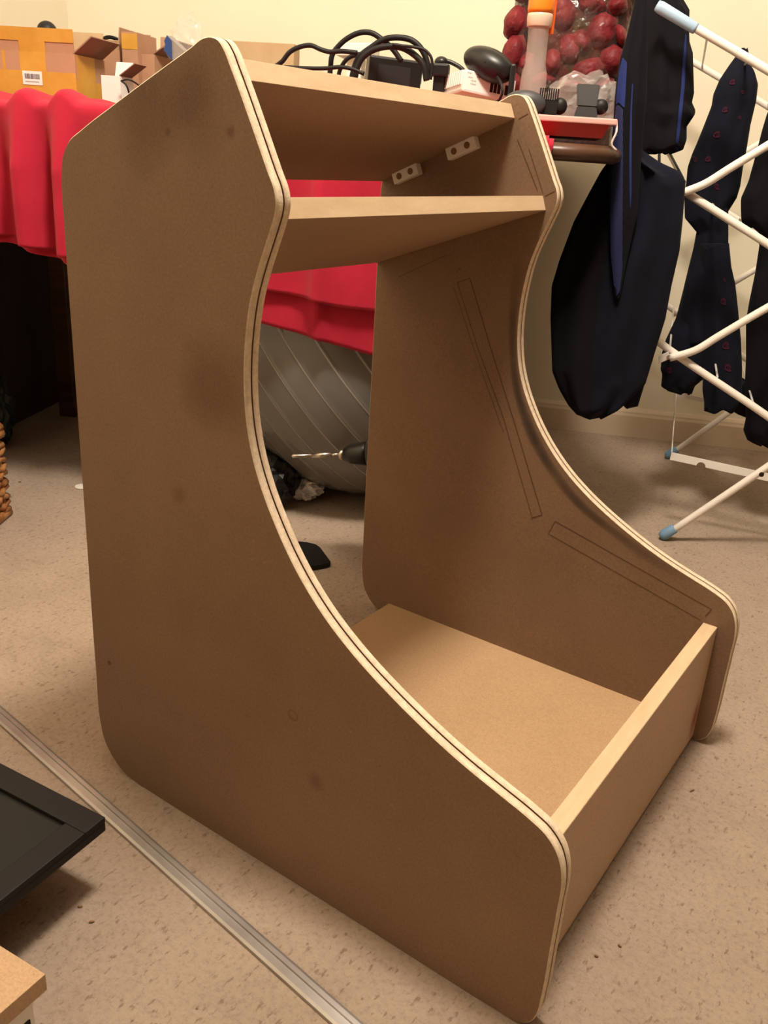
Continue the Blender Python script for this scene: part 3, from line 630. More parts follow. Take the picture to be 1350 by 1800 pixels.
# wicker basket
def basket():
    c = FL(17, 905, 0); up = Vector((0, 0, 1)); ex = (FL(-80, 985)-c).normalized(); ey = Vector((-ex.y, ex.x, 0)); ey = -ey if ey.dot(RT) > 0 else ey
    W_, D_, H_ = .32, .26, .175
    bk = thing('wicker_basket', 'brown woven wicker basket at the left edge of the carpet', 'basket', c)
    wm = mat('wicker', (.36, .15, .05), .35, .5); setcol(wm, noise_col(wm, [(.25, (.20, .075, .022)), (.5, (.38, .16, .055)), (.75, (.52, .27, .11))], 30))
    cor = [c, c+ex*W_, c+ex*W_+ey*D_, c+ey*D_]
    def per(t):
        t = t % 4; i = int(t); return cor[i].lerp(cor[(i+1) % 4], t-i)
    def outw(t):
        i = int(t % 4); return [-ey, ex, ey, -ex][i]
    rnd = random.Random(3)
    for lvl in range(11):
        bm = bmesh.new(); z = .014 + lvl*.0148; pts = []
        for k in range(96):
            t = k/96*4; ph = (k/96*44 + lvl*.5)*2*math.pi
            pts.append(per(t) + outw(t)*(.0045*math.sin(ph)) + up*(z + .004*math.sin(ph/2+lvl)))
        pts.append(pts[0]); tube(bm, pts, .0062, 7); kid(obj('withy', bm, wm, smooth=True), bk)
    for k in range(44):
        bm = bmesh.new(); p = per((k+.5)/44*4); tube(bm, [p+up*.004, p+up*(H_-.006)], .003, 6); kid(obj('stake', bm, wm), bk)
    for z, r in ((.007, .008), (H_-.008, .009), (H_+.004, .0075)):
        bm = bmesh.new(); pts = [per(k/64*4) + up*(z+.0015*math.sin(k)) for k in range(65)]; tube(bm, pts, r, 8); kid(obj('rim', bm, wm), bk)
    bm = bmesh.new(); box(bm, c+up*.002, ex*W_, ey*D_, up*.005); kid(obj('base', bm, wm), bk)
basket()
# white disc, black flat pad
# crumbs on the carpet
for k, (x, y) in enumerate(((1089, 1664), (1048, 1682), (141, 1595), (161, 1622), (35, 848), (1216, 1391))):
    bm = bmesh.new(); ellipsoid(bm, FL(x, y)+Vector((0, 0, .0012)), Vector((.0020, .0007*k, 0)), Vector((-.0004, .0013, 0)), Vector((0, 0, .0014)), 8, 6, lambda q: 1+.3*noise.noise(q*3+Vector((k, 0, 0))))
    tag(obj('crumb', bm, M['groove']), 'tiny dark crumb lying on the beige carpet', 'crumb', 'dark crumbs on the carpet')
# red smear at the front board's far lower corner
def smear():
    m = bpy.data.materials.new('red_smear'); m.use_nodes = True; b = m.node_tree.nodes['Principled BSDF']; b.inputs['Base Color'].default_value = (.40, .05, .05, 1); b.inputs['Roughness'].default_value = .8
    t = N(m, 'ShaderNodeUVMap'); d = N(m, 'ShaderNodeVectorMath', operation='DISTANCE'); L(m, t.outputs[0], d.inputs[0]); d.inputs[1].default_value = (.5, .5, 0)
    g = N(m, 'ShaderNodeMapRange'); L(m, d.outputs['Value'], g.inputs[0]); g.inputs[1].default_value = .5; g.inputs[2].default_value = 0; g.inputs[4].default_value = .55; L(m, g.outputs[0], b.inputs['Alpha'])
    bm = bmesh.new(); ul = bm.loops.layers.uv.new('uv'); y1 = yR(.56, .03)-.001; x = .5592
    v = [bm.verts.new(p) for p in ((x+.0004, y1-.035, .012), (x+.0004, y1, .012), (x-.0001, y1, .085), (x-.0001, y1-.035, .085))]; f = bm.faces.new(v)
    for lp, q in zip(f.loops, ((0, 0), (1, 0), (1, 1), (0, 1))): lp[ul].uv = q
    obj('red_smear', bm, m, cab)
smear()
bm = bmesh.new(); c = FL(143, 857); tube(bm, [c+Vector((0, 0, .0005)), c+Vector((0, 0, .0035))], .013, 28); tag(obj('white_disc', bm, M['whiteplas']), 'small white plastic disc on the carpet left of the cabinet', 'disc')
def pad():
    P = [FL(*q) for q in ((520, 958), (540, 960), (556, 964), (563, 969), (581, 994), (580, 998), (556, 1003), (530, 1006))]
    bm = bmesh.new(); a = [bm.verts.new(p+Vector((0, 0, .001))) for p in P]; b = [bm.verts.new(p+Vector((0, 0, .009))) for p in P]; n = len(P)
    for i in range(n): bm.faces.new((a[i], a[(i+1) % n], b[(i+1) % n], b[i]))
    bm.faces.new(a[::-1]); bm.faces.new(b); bmesh.ops.bevel(bm, geom=bm.edges[:], offset=.0015, segments=2, affect='EDGES')
    tag(obj('black_pad', bm, M['rubber']), 'flat black rounded pad on the carpet behind the cabinet', 'pad')
pad()
# crumpled paper
def crumple(name, c, r, m, label, cat, seed, sq=(1, 1, .8), k=.45):
    bm = bmesh.new(); bmesh.ops.create_icosphere(bm, subdivisions=4, radius=1)
    for v in bm.verts:
        q = v.co.copy(); n = noise.voronoi(q*1.9+Vector((seed, 0, 0)))[0]; s = 1 - k*(n[1]-n[0]) + .18*noise.noise(q*4+Vector((0, seed, 0)))
        v.co = Vector((q.x*sq[0], q.y*sq[1], q.z*sq[2]))*r*s
    zmin = min(v.co.z for v in bm.verts)
    for v in bm.verts: v.co += Vector((0, 0, -zmin)) + c
    return tag(obj(name, bm, m, origin=c), label, cat)
cp = crumple('crumpled_paper', FL(532, 878), .042, M['paper'], 'crumpled white paper ball on the carpet below the gym ball', 'paper', 2.0, (1.15, 1, .75), .7)
bm = bmesh.new()
for k, (x, y) in enumerate(((536, 866), (541, 869), (546, 861), (551, 864))):
    p = at(x, y, depth(FL(537, 878))-.035); box(bm, p, RT*.004, UP*.007, FW*.0004)
bpy.context.view_layer.update()
# dark bag behind the cabinet edge
crumple('black_bag', FL(464, 889), .072, mat('black_polythene', (.006, .006, .006), .4, .4), 'soft black bag on the carpet left of the crumpled paper', 'bag', 5.0, (1, 1, .9), .3)
crumple('green_bag', ws(-1.415, .70), .062, mat('dark_green_film', (.010, .018, .015), .35, .4), 'dark green shiny bundle under the table at the left edge', 'bundle', 8.0, (.75, .75, 1.4), .3)
# cordless drill
def drill():
    ch = at(628, 798, 1.53); tip = at(527, 812, 1.56)
    d = (tip-ch).normalized(); d = Vector((d.x, d.y, d.z*.6)).normalized()
    dr = thing('cordless_drill', 'cordless drill standing behind the right panel, bit pointing left', 'drill', Vector((ch.x, ch.y, 0)) - Vector((d.x, d.y, 0))*.09)
    bm = bmesh.new(); tube(bm, [ch+d*.026, ch+d*.022, ch+d*.010, ch-d*.012, ch-d*.02], [.007, .0125, .0185, .0215, .0215], 24); kid(obj('chuck', bm, M['blackplas']), dr)
    bm = bmesh.new(); tube(bm, [ch+d*.034, ch+d*.031, ch+d*.024], [.0045, .0085, .0105], 20); kid(obj('chuck_jaw', bm, M['metal']), dr)
    bm = bmesh.new(); tube(bm, [ch+d*.034, ch+d*.048], .0028, 8); tube(bm, [ch+d*.048, ch+d*.082], .0048, 6); tube(bm, [ch+d*.082, ch+d*.112, ch+d*.118, ch+d*.122], [.0030, .0030, .0038, .0008], 6); kid(obj('screwdriver_bit', bm, M['metal']), dr)
    b = ch-d*.02; bm = bmesh.new(); tube(bm, [b, b-d*.015, b-d*.06, b-d*.12, b-d*.13], [.024, .029, .032, .031, .022], 24); kid(obj('body', bm, M['greyplas']), dr)
    h = b-d*.085; g = Vector((h.x, h.y, .05)) - Vector((d.x, d.y, 0))*.02; bm = bmesh.new(); tube(bm, [h, (h+g)/2, g], [.021, .018, .022], 16); kid(obj('handle', bm, M['blackplas']), dr)
    s = Vector((-d.y, d.x, 0)).normalized(); dd = Vector((d.x, d.y, 0)).normalized(); bm = bmesh.new(); o = Vector((g.x, g.y, .001)) - dd*.05 - s*.035; box(bm, o, dd*.11, s*.07, Vector((0, 0, .055)), .006); kid(obj('battery', bm, M['blackplas']), dr)
drill()

# ================================================================== THINGS ON THE TABLE
UPZ = Vector((0, 0, 1))
def seat(w): return TZ + .0005
def open_box(name, s0, s1, w0, w1, z0, h, flaps, label, tape=(), group=None, yaw=0.0, t=.003, outer='card', inner='card_in'):
    """open carton aligned with the wall; flaps: side -> (length, angle above horizontal outwards)"""
    bt = thing(name, label, 'box', ws((s0+s1)/2, (w0+w1)/2, z0), group)
    bm = bmesh.new(); z = UPZ*h
    box(bm, ws(s0, w0, z0), DW*(s1-s0), MW*t, z, mi=0); box(bm, ws(s0, w1-t, z0), DW*(s1-s0), MW*t, z, mi=0)
    box(bm, ws(s0, w0+t, z0), DW*t, MW*(w1-w0-2*t), z); box(bm, ws(s1-t, w0+t, z0), DW*t, MW*(w1-w0-2*t), z); box(bm, ws(s0+t, w0+t, z0), DW*(s1-s0-2*t), MW*(w1-w0-2*t), UPZ*t)
    kid(obj('carton_body', bm, M[outer]), bt)
    for side, (ln, ang, mk) in flaps.items():
        a = R(ang); bm = bmesh.new(); tt = t*.8
        if side == 'front': o, e, out = ws(s0+.002, w1-t, z0+h), DW*(s1-s0-.004), MW
        elif side == 'back': o, e, out = ws(s0+.002, w0+t, z0+h), DW*(s1-s0-.004), -MW
        elif side == 'right': o, e, out = ws(s1-t, w0+.002, z0+h), MW*(w1-w0-.004), DW
        else: o, e, out = ws(s0+t, w0+.002, z0+h), MW*(w1-w0-.004), -DW
        v = out*math.cos(a) + UPZ*math.sin(a); nn = (UPZ*math.cos(a) - out*math.sin(a))
        box(bm, o + nn*.0002, e, v*ln, nn*tt); kid(obj('flap', bm, M[mk]), bt)
    for (side, a0, a1, b0, b1) in tape:                          # strips of yellow tape, slightly proud
        bm = bmesh.new()
        if side == 'front': box(bm, ws(s0+(s1-s0)*a0, w1, z0+h*b0), DW*(s1-s0)*(a1-a0), MW*.0006, UPZ*h*(b1-b0))
        elif side == 'right': box(bm, ws(s1, w0+(w1-w0)*a0, z0+h*b0), DW*.0006, MW*(w1-w0)*(a1-a0), UPZ*h*(b1-b0))
        elif side == 'flapfront':
            ln, ang, _ = flaps['front']; a = R(ang); v = MW*math.cos(a)+UPZ*math.sin(a); nn = MW*math.sin(a)-UPZ*math.cos(a)
            box(bm, ws(s0+(s1-s0)*a0, w1-t, z0+h)+v*ln*b0+nn*.0004, DW*(s1-s0)*(a1-a0), v*ln*(b1-b0), nn*.0006)
        kid(obj('tape', bm, M['tape']), bt)
    return bt
ZB = TZ+.004
wA = .72
sR = -1.152; sL = sR-.30
b1 = open_box('cardboard_box', sL, sR, wA-.125, wA, ZB, .098, {'front': (.042, 84, 'card'), 'right': (.05, 38, 'carddk'), 'back': (.05, 80, 'card_in')}, 'nearest taped cardboard box with barcode label, left end of the table',
    [('front', 0, 1, .22, .66), ('front', .62, .80, 0, .22), ('front', .62, .80, .66, 1.0), ('front', .50, .52, .66, 1.0), ('flapfront', 0, 1, .45, 1.0), ('flapfront', .62, .80, 0, .45), ('right', 0, 1, .1, .55), ('right', .35, .95, .55, 1.0)])
# barcode label
p0 = T(41, 148, wA+.0012); p1 = T(75, 148, wA+.0012); p2 = T(41, 124, wA+.0012)
wdt = (p1-p0).dot(DW); hgt = p2.z-p0.z; bm = bmesh.new(); box(bm, p0, DW*wdt, MW*.0004, UPZ*hgt); kid(obj('label', bm, M['paper']), b1)
bm = bmesh.new(); rnd = random.Random(5); x = .12
while x < .86:
    w_ = rnd.choice((.012, .02, .03)); box(bm, p0+DW*wdt*x+UPZ*hgt*.42+MW*.0004, DW*wdt*w_, MW*.0002, UPZ*hgt*.38); x += w_ + rnd.choice((.012, .02))
for k in range(14): box(bm, p0+DW*wdt*(.14+k*.05)+UPZ*hgt*.18+MW*.0004, DW*wdt*.03, MW*.0002, UPZ*hgt*.07)
kid(obj('barcode', bm, M['ink']), b1)
# small white box in front of the second carton
sWl, sWr = -1.075, -1.005
s_ = T(180, 180, .70); e_ = T(213, 180, .70); q_ = [ (s_-A0).dot(DW), (e_-A0).dot(DW)]
open_box('white_box', q_[0], q_[1], .64, .70, ZB, .066, {'right': (.04, 35, 'carddk'), 'back': (.03, 70, 'paper')}, 'small open white box beside the taped cardboard boxes', outer='paper', inner='paper', t=.002)
def sx(x, y, w): return (T(x, y, w)-A0).dot(DW)
wB = .50
open_box('cardboard_box', sx(176, 120, wB), sx(212, 120, wB), wB-.16, wB, ZB, .125, {'right': (.045, 84, 'card'), 'back': (.05, 75, 'card'), 'front': (.02, 70, 'card_in')}, 'tall plain cardboard box behind the barcode box', [('right', .1, .9, .7, 1.0)])
wC = .52
open_box('cardboard_box', sx(216, 120, wC), sx(243, 120, wC), wC-.10, wC, ZB, .160, {}, 'narrow cardboard box with yellow tape near its top, beside the tall one', [('front', 0, 1, .80, .98)])
wD = .50
open_box('cardboard_box', sx(243, 120, wD), sx(272, 120, wD), wD-.12, wD, ZB, .122, {'right': (.055, 32, 'carddk'), 'back': (.045, 82, 'card')}, 'rightmost small cardboard box with a raised brown flap', [])
# round roll lying on the boxes
bm = bmesh.new(); c = at(197, 72, 2.32); 
for rr in (.014, .010): tube(bm, [c + DW*(rr*1.6*math.cos(a)) + UPZ*(rr*.6*math.sin(a)) + MW*(rr*math.sin(a)) for a in [2*math.pi*k/24 for k in range(25)]], .0035, 8)
tag(obj('black_cable_coil', bm, M['rubber']), 'small black cable coil sticking out of the tall cardboard box', 'cable')
bm = bmesh.new(); ellipsoid(bm, T(83, 56, .62), DW*.020, MW*.02, UPZ*.020); tag(obj('black_lump', bm, M['rubber']), 'black rounded object showing above the barcode cardboard box', 'object')
bm = bmesh.new(); tube(bm, catmull([T(213, 142, .72), T(226, 140, .72), T(240, 147, .71), T(252, 158, .70)], 6), .0016, 6); tube(bm, catmull([T(213, 142, .72), T(222, 150, .725), T(227, 165, .72), T(224, 190, .71)], 6), .0018, 6)
tag(obj('thin_cable', bm, M['rubber']), 'thin dark cable looping beside the white box', 'cable')
# dark woven strip lying at the table's left end
bm = bmesh.new(); a, b = T(-40, 182, .80), T(70, 181, .80); tube(bm, [a, a.lerp(b, .3), a.lerp(b, .6), b], [.016, .015, .012, .006], 12); tag(obj('black_cloth_roll', bm, M['black']), 'black woven roll under the barcode box at the left edge', 'cloth')
# blue and grey packet, clear plastic wrap
bm = bmesh.new()
P = [T(294, 62, .60), T(288, 85, .60), T(297, 104, .60), T(330, 110, .60), T(322, 88, .60)]
a = [bm.verts.new(p) for p in P]; b = [bm.verts.new(p-MW*.012+DW*.006) for p in P]
for i in range(5): bm.faces.new((a[i], a[(i+1) % 5], b[(i+1) % 5], b[i]))
bm.faces.new(a); bm.faces.new(b[::-1])
pk = tag(obj('blue_packet', bm, mat('grey_card', (.30, .27, .25), .5)), 'blue and grey pointed packet standing behind the left panel', 'packet')
bm = bmesh.new(); P = [T(294, 62, .602), T(289, 72, .602), T(291, 79, .602), T(288, 88, .602), T(303, 106, .602), T(302, 72, .602)]
v = [bm.verts.new(p) for p in P]; bm.faces.new(v); r_ = bmesh.ops.extrude_face_region(bm, geom=bm.faces[:]); 
for g in r_['geom']:
    if isinstance(g, bmesh.types.BMVert): g.co += MW*.0015
obj('blue_edge', bm, mat('blue_card', (.03, .07, .22), .4), pk)
film = mat('clear_film', (.80, .76, .72), .12, .6, trans=.0, alpha=.17); film.node_tree.nodes['Principled BSDF'].inputs['Coat Weight'].default_value = .6
def filmbag(name, c, rx, rz, ry, label, seed):
    bm = bmesh.new()
    def f(q): return 1 + .35*noise.noise(q*2.3+Vector((seed, 0, 0))) + .16*abs(noise.noise(q*6+Vector((0, seed, 0))))
    ellipsoid(bm, c, DW*rx, MW*ry, UPZ*rz, 36, 22, f)
    for f_ in bm.faces: f_.smooth = False
    return tag(obj(name, bm, film), label, 'plastic bag')
filmbag('plastic_wrap', T(330, 72, .56), .030, .045, .02, 'crumpled clear plastic wrap behind the cabinet\'s left top corner', 1.0)
# cartons behind the cabinet
bm = bmesh.new(); box(bm, ws(-.80, .53, ZB), DW*.46, MW*.19, UPZ*.036, .001); ct = tag(obj('flat_carton', bm, M['card_in']), 'low flat cardboard carton under the router and cables', 'box')
s0_ = sx(385, 80, .36); s1_ = sx(517, 80, .36); bm = bmesh.new(); zt = T(440, 73, .36).z
box(bm, ws(s0_, .31, ZB), DW*(s1_-s0_), MW*.05, UPZ*(zt-ZB), .001); tag(obj('tan_box', bm, M['card_in']), 'pale tan cardboard box against the wall behind the cables', 'box')
# white box with grey underside behind the loops
a, b = T(590, 97, .50), T(655, 97, .50); bm = bmesh.new(); box(bm, a, b-a, -MW*.08, UPZ*((T(590, 75, .50)-a).z), .002)
box(bm, Vector((a.x, a.y, ZB+.001))+DW*.02-MW*.07, DW*.03, MW*.05, UPZ*(a.z-ZB-.001)); tag(obj('white_adapter', bm, M['whiteplas']), 'white box half hidden behind the looped black cables', 'box')
# power adapter
def pbox(P0, Px, Pz, depthv):
    ex = Px-P0; ez = Pz-P0; ez = ez - ex*(ez.dot(ex)/ex.length_squared); ey = ex.cross(ez).normalized()
    if ey.dot(FW) < 0: ey = -ey
    return P0, ex, ey*depthv, ez
w_ = .70
P0, ex, ey, ez = pbox(T(645, 152, w_), T(738, 164, w_-.03), T(655, 96, w_), .055)
pa = thing('power_adapter', 'chunky black power adapter among the looped cables', 'power adapter', P0)
bm = bmesh.new(); box(bm, P0, ex, ey, ez, .004); kid(obj('adapter_body', bm, M['blackplas']), pa)
bm = bmesh.new(); box(bm, P0+ex*1.002+ey*.1+ez*.3, ex*.01, ey*.7, ez*.55); kid(obj('teal_sticker', bm, mat('teal', (.03, .16, .19), .4)), pa)
bm = bmesh.new(); box(bm, P0+ex*.18-ey*.02+ez*.15, ex*.6, ey*.015, ez*.6); kid(obj('label', bm, mat('adapter_label', (.022, .021, .022), .5, .3)), pa)
def cable(name, pts, r, label, w=.74, dw=0.0, ends=True):
    P = [T(x, y, w + dw*i/len(pts)) for i, (x, y) in enumerate(pts)]
    if ends: P = [Vector((P[0].x, P[0].y, ZB+.055))] + P if P[0].z > ZB+.07 else P
    bm = bmesh.new(); tube(bm, catmull(P, 8), r, 10); return tag(obj(name, bm, M['rubber']), label, 'cable', None)
cable('power_cable', [(470, 125), (496, 108), (509, 92), (529, 82), (547, 80), (564, 87), (578, 91), (600, 90), (628, 93)], .0042, 'black cable arching alone at the left of the cable heap', .76, ends=False)
cable('power_cable', [(581, 117), (584, 97), (596, 80), (613, 66), (636, 57), (653, 58), (671, 69), (690, 86), (706, 108)], .0048, 'tallest single black cable loop on the left of the heap', .74)
cable('power_cable', [(598, 122), (611, 103), (628, 96), (650, 94)], .0040, 'short black cable inside the tallest loop', .70)
cable('power_cable', [(619, 134), (631, 101), (653, 83), (676, 69), (702, 66), (724, 71), (742, 88), (751, 110), (753, 138)], .0052, 'wide black cable loop arching over the power adapter', .75)
cable('power_cable', [(624, 137), (636, 103), (656, 88), (680, 82), (707, 84), (729, 97), (744, 114), (750, 142)], .0055, 'lower thick black cable loop touching the power adapter', .765)
cable('power_cable', [(690, 78), (702, 80), (729, 83), (747, 88), (757, 99), (760, 119), (757, 140)], .0026, 'thin black cable at the right side of the loops', .775, ends=False)
cable('power_cable', [(500, 118), (540, 120), (575, 120), (600, 118), (618, 121), (640, 130)], .0035, 'thin black cable lying low along the cabinet top', .78, ends=False)
# plug lumps
bm = bmesh.new(); c = T(776, 105, .66); ellipsoid(bm, c-UPZ*.004, DW*.013, MW*.012, UPZ*.010, 16, 10); box(bm, c-DW*.02-UPZ*.03, DW*.038, MW*.03, UPZ*.022, .004); tube(bm, catmull([c, c+DW*.02-UPZ*.004, c+DW*.045-UPZ*.018, c+DW*.06-UPZ*.05], 6), .004, 8)
box(bm, c-DW*.01-UPZ*.055, DW*.02, MW*.02, UPZ*.03); tag(obj('mains_plug', bm, M['blackplas']), 'black mains plug between the cable loops and the white router', 'plug')
# router
def router():
    P0, ex, ey, ez = pbox(T(812, 160, .74), T(902, 180, .69), T(809, 117, .74), .12)
    ey = (T(745, 160, .60)-P0); ey = ey - ex*(ey.dot(ex)/ex.length_squared); ey = ey - ez*(ey.dot(ez)/ez.length_squared); ey = ey.normalized()*.13
    rr = thing('router', 'white plastic router with ribbed side, tilted behind the cabinet top', 'router', P0)
    bm = bmesh.new(); box(bm, P0, ex, ey, ez*.97, .004); kid(obj('housing', bm, M['whiteplas']), rr)
    exn = ex.normalized()
    bm = bmesh.new()
    for k in range(14): box(bm, P0-exn*.0025+ey*(.06+k*.066)+ez*.32, exn*.004, ey*.036, ez*.62, .0008)
    kid(obj('ventilation_rib', bm, M['whiteplas']), rr)['kind'] = 'stuff'
    f = -ey.normalized()
    bm = bmesh.new()
    for k in range(3): box(bm, P0+ex*(.515+k*.072)+ez*.22-f*.0002, ex*.058, f*.0006, ez*.42)
    for k in range(2): box(bm, P0+ex*(.80+k*.09)+ez*.22-f*.0002, ex*.062, f*.0006, ez*.44)
    kid(obj('socket', bm, M['hole']), rr)
    bm = bmesh.new(); g = random.Random(7)
    for r0, x0, n in ((.80, .06, 3), (.62, .08, 4), (.80, .24, 9), (.70, .24, 8), (.50, .14, 4), (.36, .14, 4), (.66, .62, 5)):
        x = x0
        for k in range(n):
            w_ = g.uniform(.01, .03); box(bm, P0+ex*x+ez*r0-f*.0002, ex*w_, f*.0004, ez*.055); x += w_+.008
    kid(obj('printed_text', bm, mat('grey_ink', (.35, .30, .27), .6)), rr)
    return P0, ex, ey, ez
RP, rex, rey, rez = router()
# oval black device lying on the router
def oval():
    a = T(812, 92, .70); b = T(898, 132, .72); c = (a+b)/2; ax_ = (b-a)/2; n = ax_.cross(MW).normalized()
    ov = thing('oval_device', 'glossy black oval device with thin cord, resting on the router', 'device', c)
    bm = bmesh.new()
    def f(q): return 1 + .10*q.x
    ellipsoid(bm, c, ax_*1.0, MW*.032, n*.027, 32, 18, f); kid(obj('shell', bm, M['blackplas']), ov)
    bm = bmesh.new(); ellipsoid(bm, c - ax_*.0 + MW*.031, DW*.002, MW*.002, UPZ*.002, 8, 6); kid(obj('lens', bm, M['hole']), ov)
    bm = bmesh.new(); p = T(903, 125, .72); box(bm, p-DW*.006-UPZ*.045, DW*.010, MW*.02, UPZ*.055, .003); kid(obj('hinge', bm, M['blackplas']), ov)
    bm = bmesh.new(); tube(bm, catmull([T(874, 135, .745), T(881, 148, .765), T(883, 162, .77), T(878, 175, .765), T(868, 181, .75)], 6), .0024, 8); kid(obj('cord', bm, M['rubber']), ov)
oval()
# bag of red fruit leaning at the wall
def fruitbag():
    base = ws((sx(895, 190, .40)+sx(1085, 190, .40))/2, .40, ZB); Wd = sx(1090, 100, .40)-sx(888, 100, .40); Ht = .42
    bmm = mat('bag_film_print', (.06, .03, .02), .22, .6); setcol(bmm, noise_col(bmm, [(.35, (.02, .016, .01)), (.5, (.08, .014, .012)), (.62, (.05, .028, .015)), (.8, (.12, .08, .04))], 18)); bump(bmm, 30, .8, .01)
    fb = thing('fruit_bag', 'big shiny plastic bag of red fruit leaning against the wall', 'bag', base)
    bm = bmesh.new(); nu, nz = 40, 44; V = []
    for j in range(nz+1):
        t = j/nz; z = Ht*t; row = []
        ww = Wd/2*(1-.05*math.cos(t*4)) ; th = .075*(math.sin(math.pi*min(1, .12+t*.88))**.6 if t < .98 else .2)
        for k in range(nu):
            a = 2*math.pi*k/nu; p = Vector((math.cos(a)*abs(math.cos(a))**-.3 if abs(math.cos(a)) > 1e-3 else 0, math.sin(a), 0)); p.x = max(-1, min(1, p.x))
            cr = 1 + .10*noise.noise(Vector((p.x*3, p.y*3, z*16))) + .07*abs(noise.noise(Vector((p.x*8, p.y*8, z*40))))
            row.append(bm.verts.new(base + DW*(p.x*ww*(1 + (cr-1)*.3)) + MW*(p.y*th*cr) + UPZ*z))
        V.append(row)
    for a, b in zip(V, V[1:]):
        for k in range(nu): bm.faces.new((a[k], a[(k+1) % nu], b[(k+1) % nu], b[k])).smooth = True
    bm.faces.new(V[0]); bm.faces.new(V[-1][::-1]); kid(obj('bag_body', bm, bmm), fb)
    fr = mat('red_fruit', (.2, .012, .02), .55, .25); setcol(fr, noise_col(fr, [(.3, (.10, .008, .012)), (.7, (.21, .022, .027))], 30)); bump(fr, 26, .9, .012, 4)
    fr.node_tree.nodes['Principled BSDF'].inputs['Coat Weight'].default_value = .05
    g = random.Random(4)
    for (x, y, rx, ry) in ((908, 38, 20, 26), (905, 92, 20, 34), (925, 112, 14, 20), (985, 20, 24, 34), (1000, 85, 20, 28), (972, 108, 16, 22), (1022, 72, 22, 18), (1058, 52, 26, 34), (1032, 122, 34, 20), (1075, 104, 24, 26), (1040, 6, 26, 16), (1084, 10, 18, 16), (1090, 62, 10, 18), (955, 140, 22, 12), (1010, 150, 24, 10), (905, 150, 18, 20), (1060, 150, 20, 10), (985, -45, 30, 28), (1050, -50, 30, 28), (915, -35, 26, 32)):
        p = T(x, y, .460); k = depth(p)/FPX*1.03; an = g.uniform(-.6, .6); A = DW*math.cos(an)+UPZ*math.sin(an); B = -DW*math.sin(an)+UPZ*math.cos(an); sd = g.uniform(0, 50)
        bm = bmesh.new(); ellipsoid(bm, p, A*rx*k, MW*.036, B*ry*k, 20, 14, lambda q: 1 + .16*noise.noise(q*1.8+Vector((sd, 0, 0)))-.10*q.z)
        kid(obj('fruit', bm, fr), fb)
fruitbag()
def fruitfilm():
    f = mat('bag_film', (.6, .45, .4), .16, .6, alpha=.05); bump(f, 16, 1.0, .02, 5); a = sx(888, 100, .40); b = sx(1092, 100, .40); bm = bmesh.new(); V = []
    for j in range(50):
        z = ZB+.42*j/49; V.append([bm.verts.new(ws(a+(b-a)*i/40, .502 - .05*abs(2*i/40-1)**3 + .010*noise.noise(Vector((i*.22, j*.2, 3))) + .006*abs(noise.noise(Vector((i*.6, j*.5, 9)))), z)) for i in range(41)])
    for p, q in zip(V, V[1:]):
        for i in range(40): bm.faces.new((p[i], p[i+1], q[i+1], q[i]))
    kid(obj('bag_film', bm, f), bpy.data.objects['fruit_bag'])
fruitfilm()
# clear bottle with orange cap
def bottle():
    c = T(938, 120, .80); up = (T(950, 10, .80)-T(934, 165, .80)).normalized(); b = T(934, 178, .80); b = b - up*((b.z-ZB-.02)/up.z) if b.z > ZB+.02 else b
    bt = thing('plastic_bottle', 'tall clear plastic bottle with an orange top, beside the red tray', 'bottle', Vector((b.x, b.y, ZB)))
    k = depth(c)/FPX; Z = lambda y: (T(940, y, .80).z - b.z)/up.z
    clear = mat('clear_plastic', (.60, .50, .46), .10, .6, alpha=.33); 
    pts = [(205, 23), (195, 25), (150, 23), (128, 22), (112, 18), (80, 17.5), (52, 17.5), (46, 19)]
    bm = bmesh.new(); tube(bm, [b+up*Z(y) for y, r in pts], [r*k for y, r in pts], 28); kid(obj('bottle_body', bm, clear), bt)
    bm = bmesh.new(); pts = [(48, 20), (46, 21), (30, 22), (20, 21)]; tube(bm, [b+up*Z(y) for y, r in pts], [r*k for y, r in pts], 28); kid(obj('collar', bm, mat('milky_plastic', (.75, .55, .42), .3, .5, alpha=.9)), bt)
    bm = bmesh.new(); pts = [(24, 21.5), (16, 22.5), (2, 22), (-15, 20), (-26, 14)]; tube(bm, [b+up*Z(y) for y, r in pts], [r*k for y, r in pts], 28); kid(obj('cap', bm, mat('orange_plastic', (.85, .22, .015), .35, .5)), bt)
    bm = bmesh.new(); box(bm, T(963, 60, .79), DW*.009, -MW*.004, UPZ*.08, .001); kid(obj('orange_tab', bm, mat('orange_tab', (.60, .10, .01), .4)), bt)
bottle()
